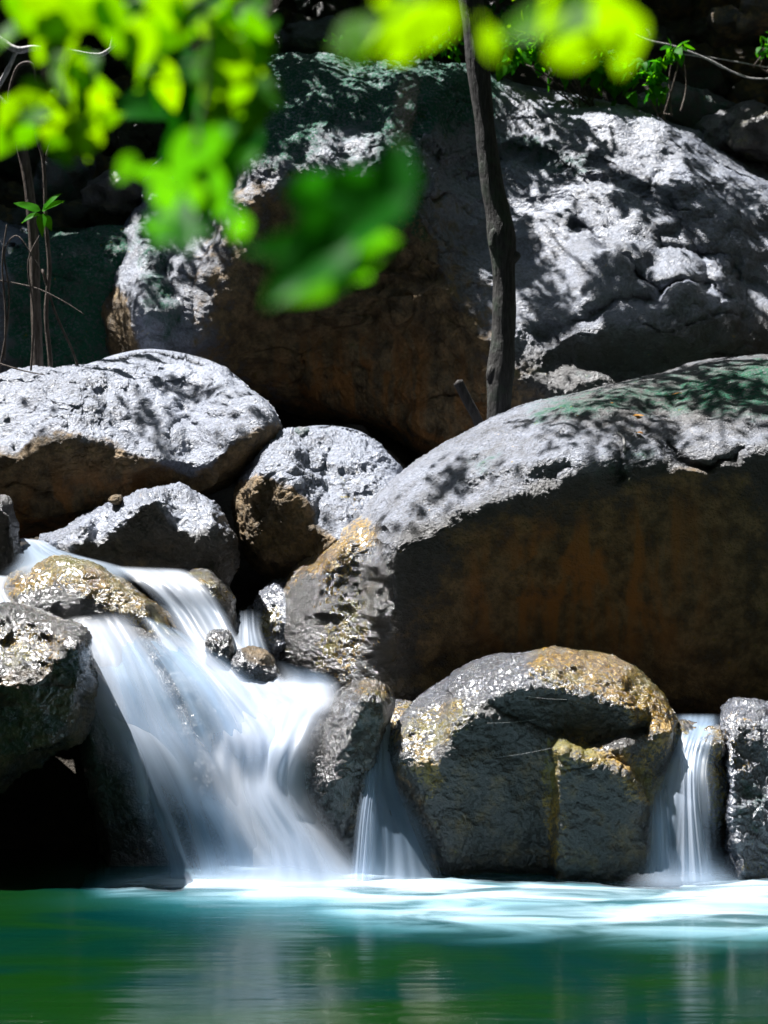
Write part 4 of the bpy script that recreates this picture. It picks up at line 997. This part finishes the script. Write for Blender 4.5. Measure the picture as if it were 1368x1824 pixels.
# ---- dry branch, saplings and twigs on the left
tube("dry_branch", [pxpath([(-40, 40), (0, 70), (30, 89), (60, 86), (110, 89), (145, 95), (178, 98), (205, 80), (230, 52), (236, 30)], 11.3, [7, 6, 7, 5.5, 5, 4, 4, 3, 2.2, 1.2]), pxpath([(197, 86), (203, 60), (205, 36)], 11.3, [2.5, 2, 1.2]),
                    pxpath([(30, 89), (5, 140), (-30, 190)], 11.3, [4, 5, 6])], M_DRY, sides=10, per=6, wob=0.25, label="bleached dry branch reaching across the dark upper left", cat="branch")
SY = 10.75
sap = empty("sapling", Wp(86, 700, SY), "thin sapling with a tuft of bright green leaves in front of the rear mossy boulder", "sapling")
tube("stem", [pxpath([(88, 720), (90, 650), (82, 560), (88, 480), (82, 400), (80, 330), (76, 280), (64, 240), (58, 210)], SY, [5, 4.5, 4, 4, 3.6, 3.4, 3.2, 2.6, 1.6]), pxpath([(78, 290), (90, 255), (95, 235)], SY, [2.4, 1.8, 1.2]),
              pxpath([(75, 480), (100, 560), (135, 640), (145, 700)], SY, [2.4, 2.2, 2.2, 2.4])], M_TWIG, sap, sides=8)
lp = [(72, 375, -42, -14, 48), (75, 376, 48, -22, 46), (78, 372, 22, -30, 40), (78, 380, -4, 28, 42), (72, 382, -34, 12, 36), (80, 384, 12, 24, 34)]
leaves("foliage", [Wp(a, b, SY - 0.02) for a, b, *_ in lp], [np.array([u, -12, -v]) for _, _, u, v, _ in lp], [np.array([-0.3, -0.75, 0.75])] * len(lp), [l / FPX * SY for *_, l in lp], [l * 0.55 / FPX * SY for *_, l in lp], 0.9, M_LEAF, sap, m=9, k=5, curl=0.3)
s2 = empty("sapling", Wp(65, 700, SY + 0.3), "darker thick-stemmed sapling curving up at the left beside the bright one", "sapling")
tube("stem", [pxpath([(70, 720), (64, 560), (60, 430), (52, 340), (40, 270), (24, 215), (6, 185), (-20, 160)], SY + 0.3, [10, 9.5, 9, 9, 9, 8, 7, 6]), pxpath([(24, 215), (16, 170), (26, 130), (38, 114), (56, 114), (62, 135), (64, 165)], SY + 0.3, [3, 2.6, 2.6, 3, 3, 2.5, 1.5])], M_TWIG, s2, sides=10, wob=0.15)
bl = Wp(np.array([30, 40, 25, 90, 60, 100, 45]), np.array([200, 185, 190, 160, 250, 240, 215]), SY + 0.3)
leaves("foliage", bl, rg.normal(0, 0.7, (7, 3)) + np.array([0, 0, 0.3]), np.array([[-0.3, -0.6, 0.8]]) + rg.normal(0, 0.2, (7, 3)), 0.085, 0.05, 0.8, M_LEAF, s2, m=7, k=3)
tube("bare_twigs", [pxpath([(8, 640), (10, 560), (4, 470), (12, 400)], 10.6, [2, 2, 1.6, 1]), pxpath([(-10, 700), (10, 600), (16, 520), (8, 450), (30, 420), (60, 460), (76, 490)], 10.6, [2, 2, 1.6, 1.4, 1.3, 1.2, 1]), pxpath([(-10, 498), (60, 512), (110, 535), (150, 560)], 10.6, [1.2, 1.2, 1, .7]),
                    pxpath([(-10, 645), (40, 660), (80, 668)], 10.3, [1.6, 1.3, .8]), pxpath([(55, 660), (60, 560), (50, 470), (70, 420)], 10.6, [2, 1.8, 1.5, 1])], M_TWIG, sides=6, label="tangle of thin bare twigs at the left edge above the pale boulder", cat="twigs")
tube("dry_vine", [pxpath([(1090, 40), (1150, 70), (1200, 82), (1260, 105), (1330, 138), (1400, 138)], 13.7, [1.6, 1.6, 1.6, 1.7, 1.5, 1.3]), pxpath([(1200, 95), (1250, 102), (1290, 122), (1340, 140)], 13.7, [1.2, 1.3, 1.2, 1]), pxpath([(1240, 98), (1300, 108), (1368, 120)], 13.8, [1, 1, .8])], M_DRY, sides=6,
     label="thin pale dry stems trailing across the rocks at the upper right", cat="vine")
tube("broken_stick", [pxpath([(816, 680), (832, 712), (848, 742), (866, 790)], TY - 0.1, [9, 9, 9, 10])], M_DARKWOOD, sides=10, wob=0.2, label="short broken black stick leaning at the foot of the tree trunk", cat="stick")

# ---- little things on the stones
for px, py, col in [(1030, 745, 1), (1128, 745, 1), (1112, 772, 1), (1133, 776, 0), (1092, 723, 0), (1318, 722, 0), (1215, 705, 1), (1160, 760, 0)]:
    D, _ = depth_at("right", px, py)
    a = rg.uniform(0, 6.28)
    M = M_FALLEN if 'M_FALLEN' in globals() else None
    if M is None:
        M_FALLEN = leaf_material("fallen_leaf", (0.22, 0.09, 0.01), (0.42, 0.20, 0.03), (0.4, 0.2, 0.02), 0.2); M = M_FALLEN
    leaves("fallen_leaf", [Wp(px, py, D - 0.03) + np.array([0, 0, 0.015])], [np.array([math.cos(a), math.sin(a), 0.1])], [np.array([0, -0.3, 1.0])], 0.06, 0.04, col, M, None, m=6,
           label="small dry orange leaf lying on top of the sloping boulder", cat="leaf", group="fallen leaves on the sloping boulder")
D1, _ = depth_at("right", np.array([1096, 1110, 1112.]), np.array([768, 780, 805.]))
tube("fallen_twig", [(Wp(np.array([1096, 1110, 1112.]), np.array([768, 780, 805.]), D1 - 0.04), [0.006, 0.007, 0.008])], M_DRY, sides=6, label="short pale twig stuck on the sloping boulder's edge", cat="twig")
M_SILK = bark_material("spider_silk", (0.5, 0.5, 0.5), (0.7, 0.7, 0.7))
for (a, b) in [((880, 1350), (990, 1331)), ((868, 1288), (955, 1282)), ((935, 1240), (1010, 1246))]:
    da, _ = depth_at("front", *a); db, _ = depth_at("front", *b)
    pa, pb = Wp(*a, da - 0.03), Wp(*b, db - 0.03)
    tube("spider_thread", [([pa, (pa + pb) / 2 + np.array([0, 0, -0.004]), pb], [0.0004, 0.0004, 0.0004])], M_SILK, sides=6, label="fine spider thread stretched over the dark face of the notched pool boulder", cat="thread", group="spider threads")

# ---- leafy branches hanging close to the camera
def near_branch(label, lst, mat, twigs, Y, under=0.6, tint=(0.4, 1.0), dim=False, seed=0, name="leafy_branch"):
    rng = np.random.default_rng(seed)
    e = empty(name, Wp(*twigs[0][0], Y), label, "branch")
    B, D, N, L = [], [], [], []
    if not dim: lst = lst + [(cx + rng.uniform(-45, 45), cy + rng.uniform(-40, 40), ln * rng.uniform(0.55, 0.8), ang + rng.uniform(-70, 70)) for cx, cy, ln, ang in lst]
    lst = [(a, b, c * 0.88, d) for a, b, c, d in lst]
    for cx, cy, ln, ang in lst:
        y = Y + rng.uniform(-0.12, 0.12); a = math.radians(ang)
        dx, dz = math.cos(a), -math.sin(a)
        if dim: n = np.array([0.35, -0.85, 0.38]) + rng.normal(0, 0.12, 3)
        elif rng.random() < under: n = -SUN * 0.75 + np.array([0, -0.75, 0]) + rng.normal(0, 0.22, 3)
        else: n = SUN * 0.7 + np.array([0, -0.7, 0]) + rng.normal(0, 0.2, 3)
        n[1] = min(n[1], -0.35)
        d = np.array([dx, -(dx * n[0] + dz * n[2]) / n[1], dz]); d[1] = np.clip(d[1], -1.2, 1.2)
        Lm = ln / FPX * y
        c = Wp(cx, cy, y)
        B.append(c - d * Lm * 0.5); D.append(d); N.append(n); L.append(Lm * np.linalg.norm(d))
    L = np.array(L)
    leaves("foliage", B, D, N, L, np.array([l[2] for l in lst]) / FPX * Y * rng.uniform(0.55, 0.72, len(lst)), rng.uniform(*tint, len(lst)), mat, e, m=12, k=5, curl=0.14, fold=0.22, rng=rng)
    tube("twig", [pxpath(p, Y, np.linspace(5, 2, len(p))) for p in twigs], M_TWIG, e, sides=8)
    return e
near_branch("blurred bright branch of yellow-green leaves across the upper left corner", [(110, 40, 170, 100), (50, 20, 120, 60), (165, 20, 120, 30), (230, 15, 140, 150), (300, 15, 130, 60), (335, 45, 140, 110), (400, 25, 140, 20), (450, 20, 130, 80),
             (250, 85, 110, 95), (300, 60, 130, 0), (425, 95, 150, 75), (395, 130, 140, 120), (440, 120, 120, 85), (360, 110, 140, 100), (90, 70, 120, 120), (200, 40, 110, 80), (470, 60, 90, 110), (20, 50, 110, 130), (460, 155, 120, 60), (385, 185, 120, 100), (445, 215, 110, 120), (300, 160, 100, 80), (415, 60, 120, 40), (350, 20, 120, 140), (455, 90, 120, 100)],
            M_LEAFY, [[(560, -120), (470, 30), (375, 105), (330, 112)], [(560, -120), (300, -60), (130, -10), (118, 50)], [(375, -60), (330, 10), (325, 60)]], 1.95, seed=2, tint=(0.0, 1.0))
near_branch("drooping spray of bright green leaves beside the dry branch on the left", [(85, 195, 110, 150), (50, 210, 110, 170), (140, 150, 110, 80), (150, 180, 100, 100), (190, 212, 80, -10), (152, 232, 120, 85), (125, 250, 100, 95), (108, 140, 100, 70), (168, 148, 90, 20), (20, 238, 110, 170), (120, 110, 90, 60), (110, 215, 90, 60)],
            M_LEAFY, [[(130, -60), (118, 50), (85, 130), (118, 185), (135, 210)], [(118, 50), (122, 120), (120, 170)]], 2.1, seed=3, under=0.7, tint=(0.0, 1.0))
near_branch("lower spray of green leaves hanging over the giant boulder's left shoulder", [(330, 285, 130, 110), (265, 310, 100, 180), (345, 320, 130, 90), (295, 375, 130, 170), (345, 385, 150, 100), (370, 335, 130, 60), (410, 385, 120, 40), (330, 400, 110, 120), (380, 265, 140, 130), (410, 300, 110, 90), (290, 395, 100, 150)],
            M_LEAF, [[(360, -80), (370, 120), (350, 240), (340, 340)], [(350, 240), (390, 300), (400, 360)]], 1.65, seed=5, under=0.6, tint=(0.2, 1.0))
near_branch("very blurred dark green leaves in front of the upper left leaves", [(330, 185, 210, 90), (270, 180, 180, 160), (390, 215, 190, 100), (330, 245, 170, 120), (430, 205, 180, 60), (370, 160, 170, 70), (300, 130, 150, 110), (420, 260, 150, 120)],
            M_LEAFD, [[(340, -200), (345, 40), (360, 160)]], 2.6, dim=True, seed=6)
near_branch("very blurred green leaves hanging in front of the giant boulder's brown belly", [(505, 440, 140, 180), (545, 470, 220, 132), (630, 400, 220, -25), (690, 350, 180, -55), (600, 360, 220, 10), (705, 300, 150, -80), (560, 420, 190, 150), (650, 330, 180, -20)],
            M_LEAFD, [[(760, -260), (735, 120), (690, 300), (600, 410)]], 1.3, dim=True, seed=7, tint=(0.5, 1.0))
near_branch("single long yellow-green leaf glowing among the dark hanging leaves", [(640, 442, 190, -8), (560, 490, 210, 140)], M_LEAF, [[(690, 300), (650, 380), (570, 440)]], 1.5, seed=8, under=1.0)
near_branch("soft yellow leaves far out of focus above the crest left of the trunk", [(690, 40, 190, 150), (745, 5, 170, 110), (660, 72, 150, 165), (735, 52, 150, 160), (630, 60, 120, 150)], M_LEAFY, [[(800, -160), (770, -40), (730, 40)]], 1.4, seed=9, tint=(0.9, 1.0))
near_branch("soft yellow leaves far out of focus at the top right of the trunk", [(945, 38, 190, 170), (1000, -15, 180, 100), (1050, 45, 210, 10), (1110, 62, 150, 30), (905, 50, 130, 180), (1060, -15, 150, 60), (990, 40, 130, 150)], M_LEAFY, [[(1010, -220), (1015, -60), (1000, 30)]], 1.35, seed=10, tint=(0.9, 1.0))
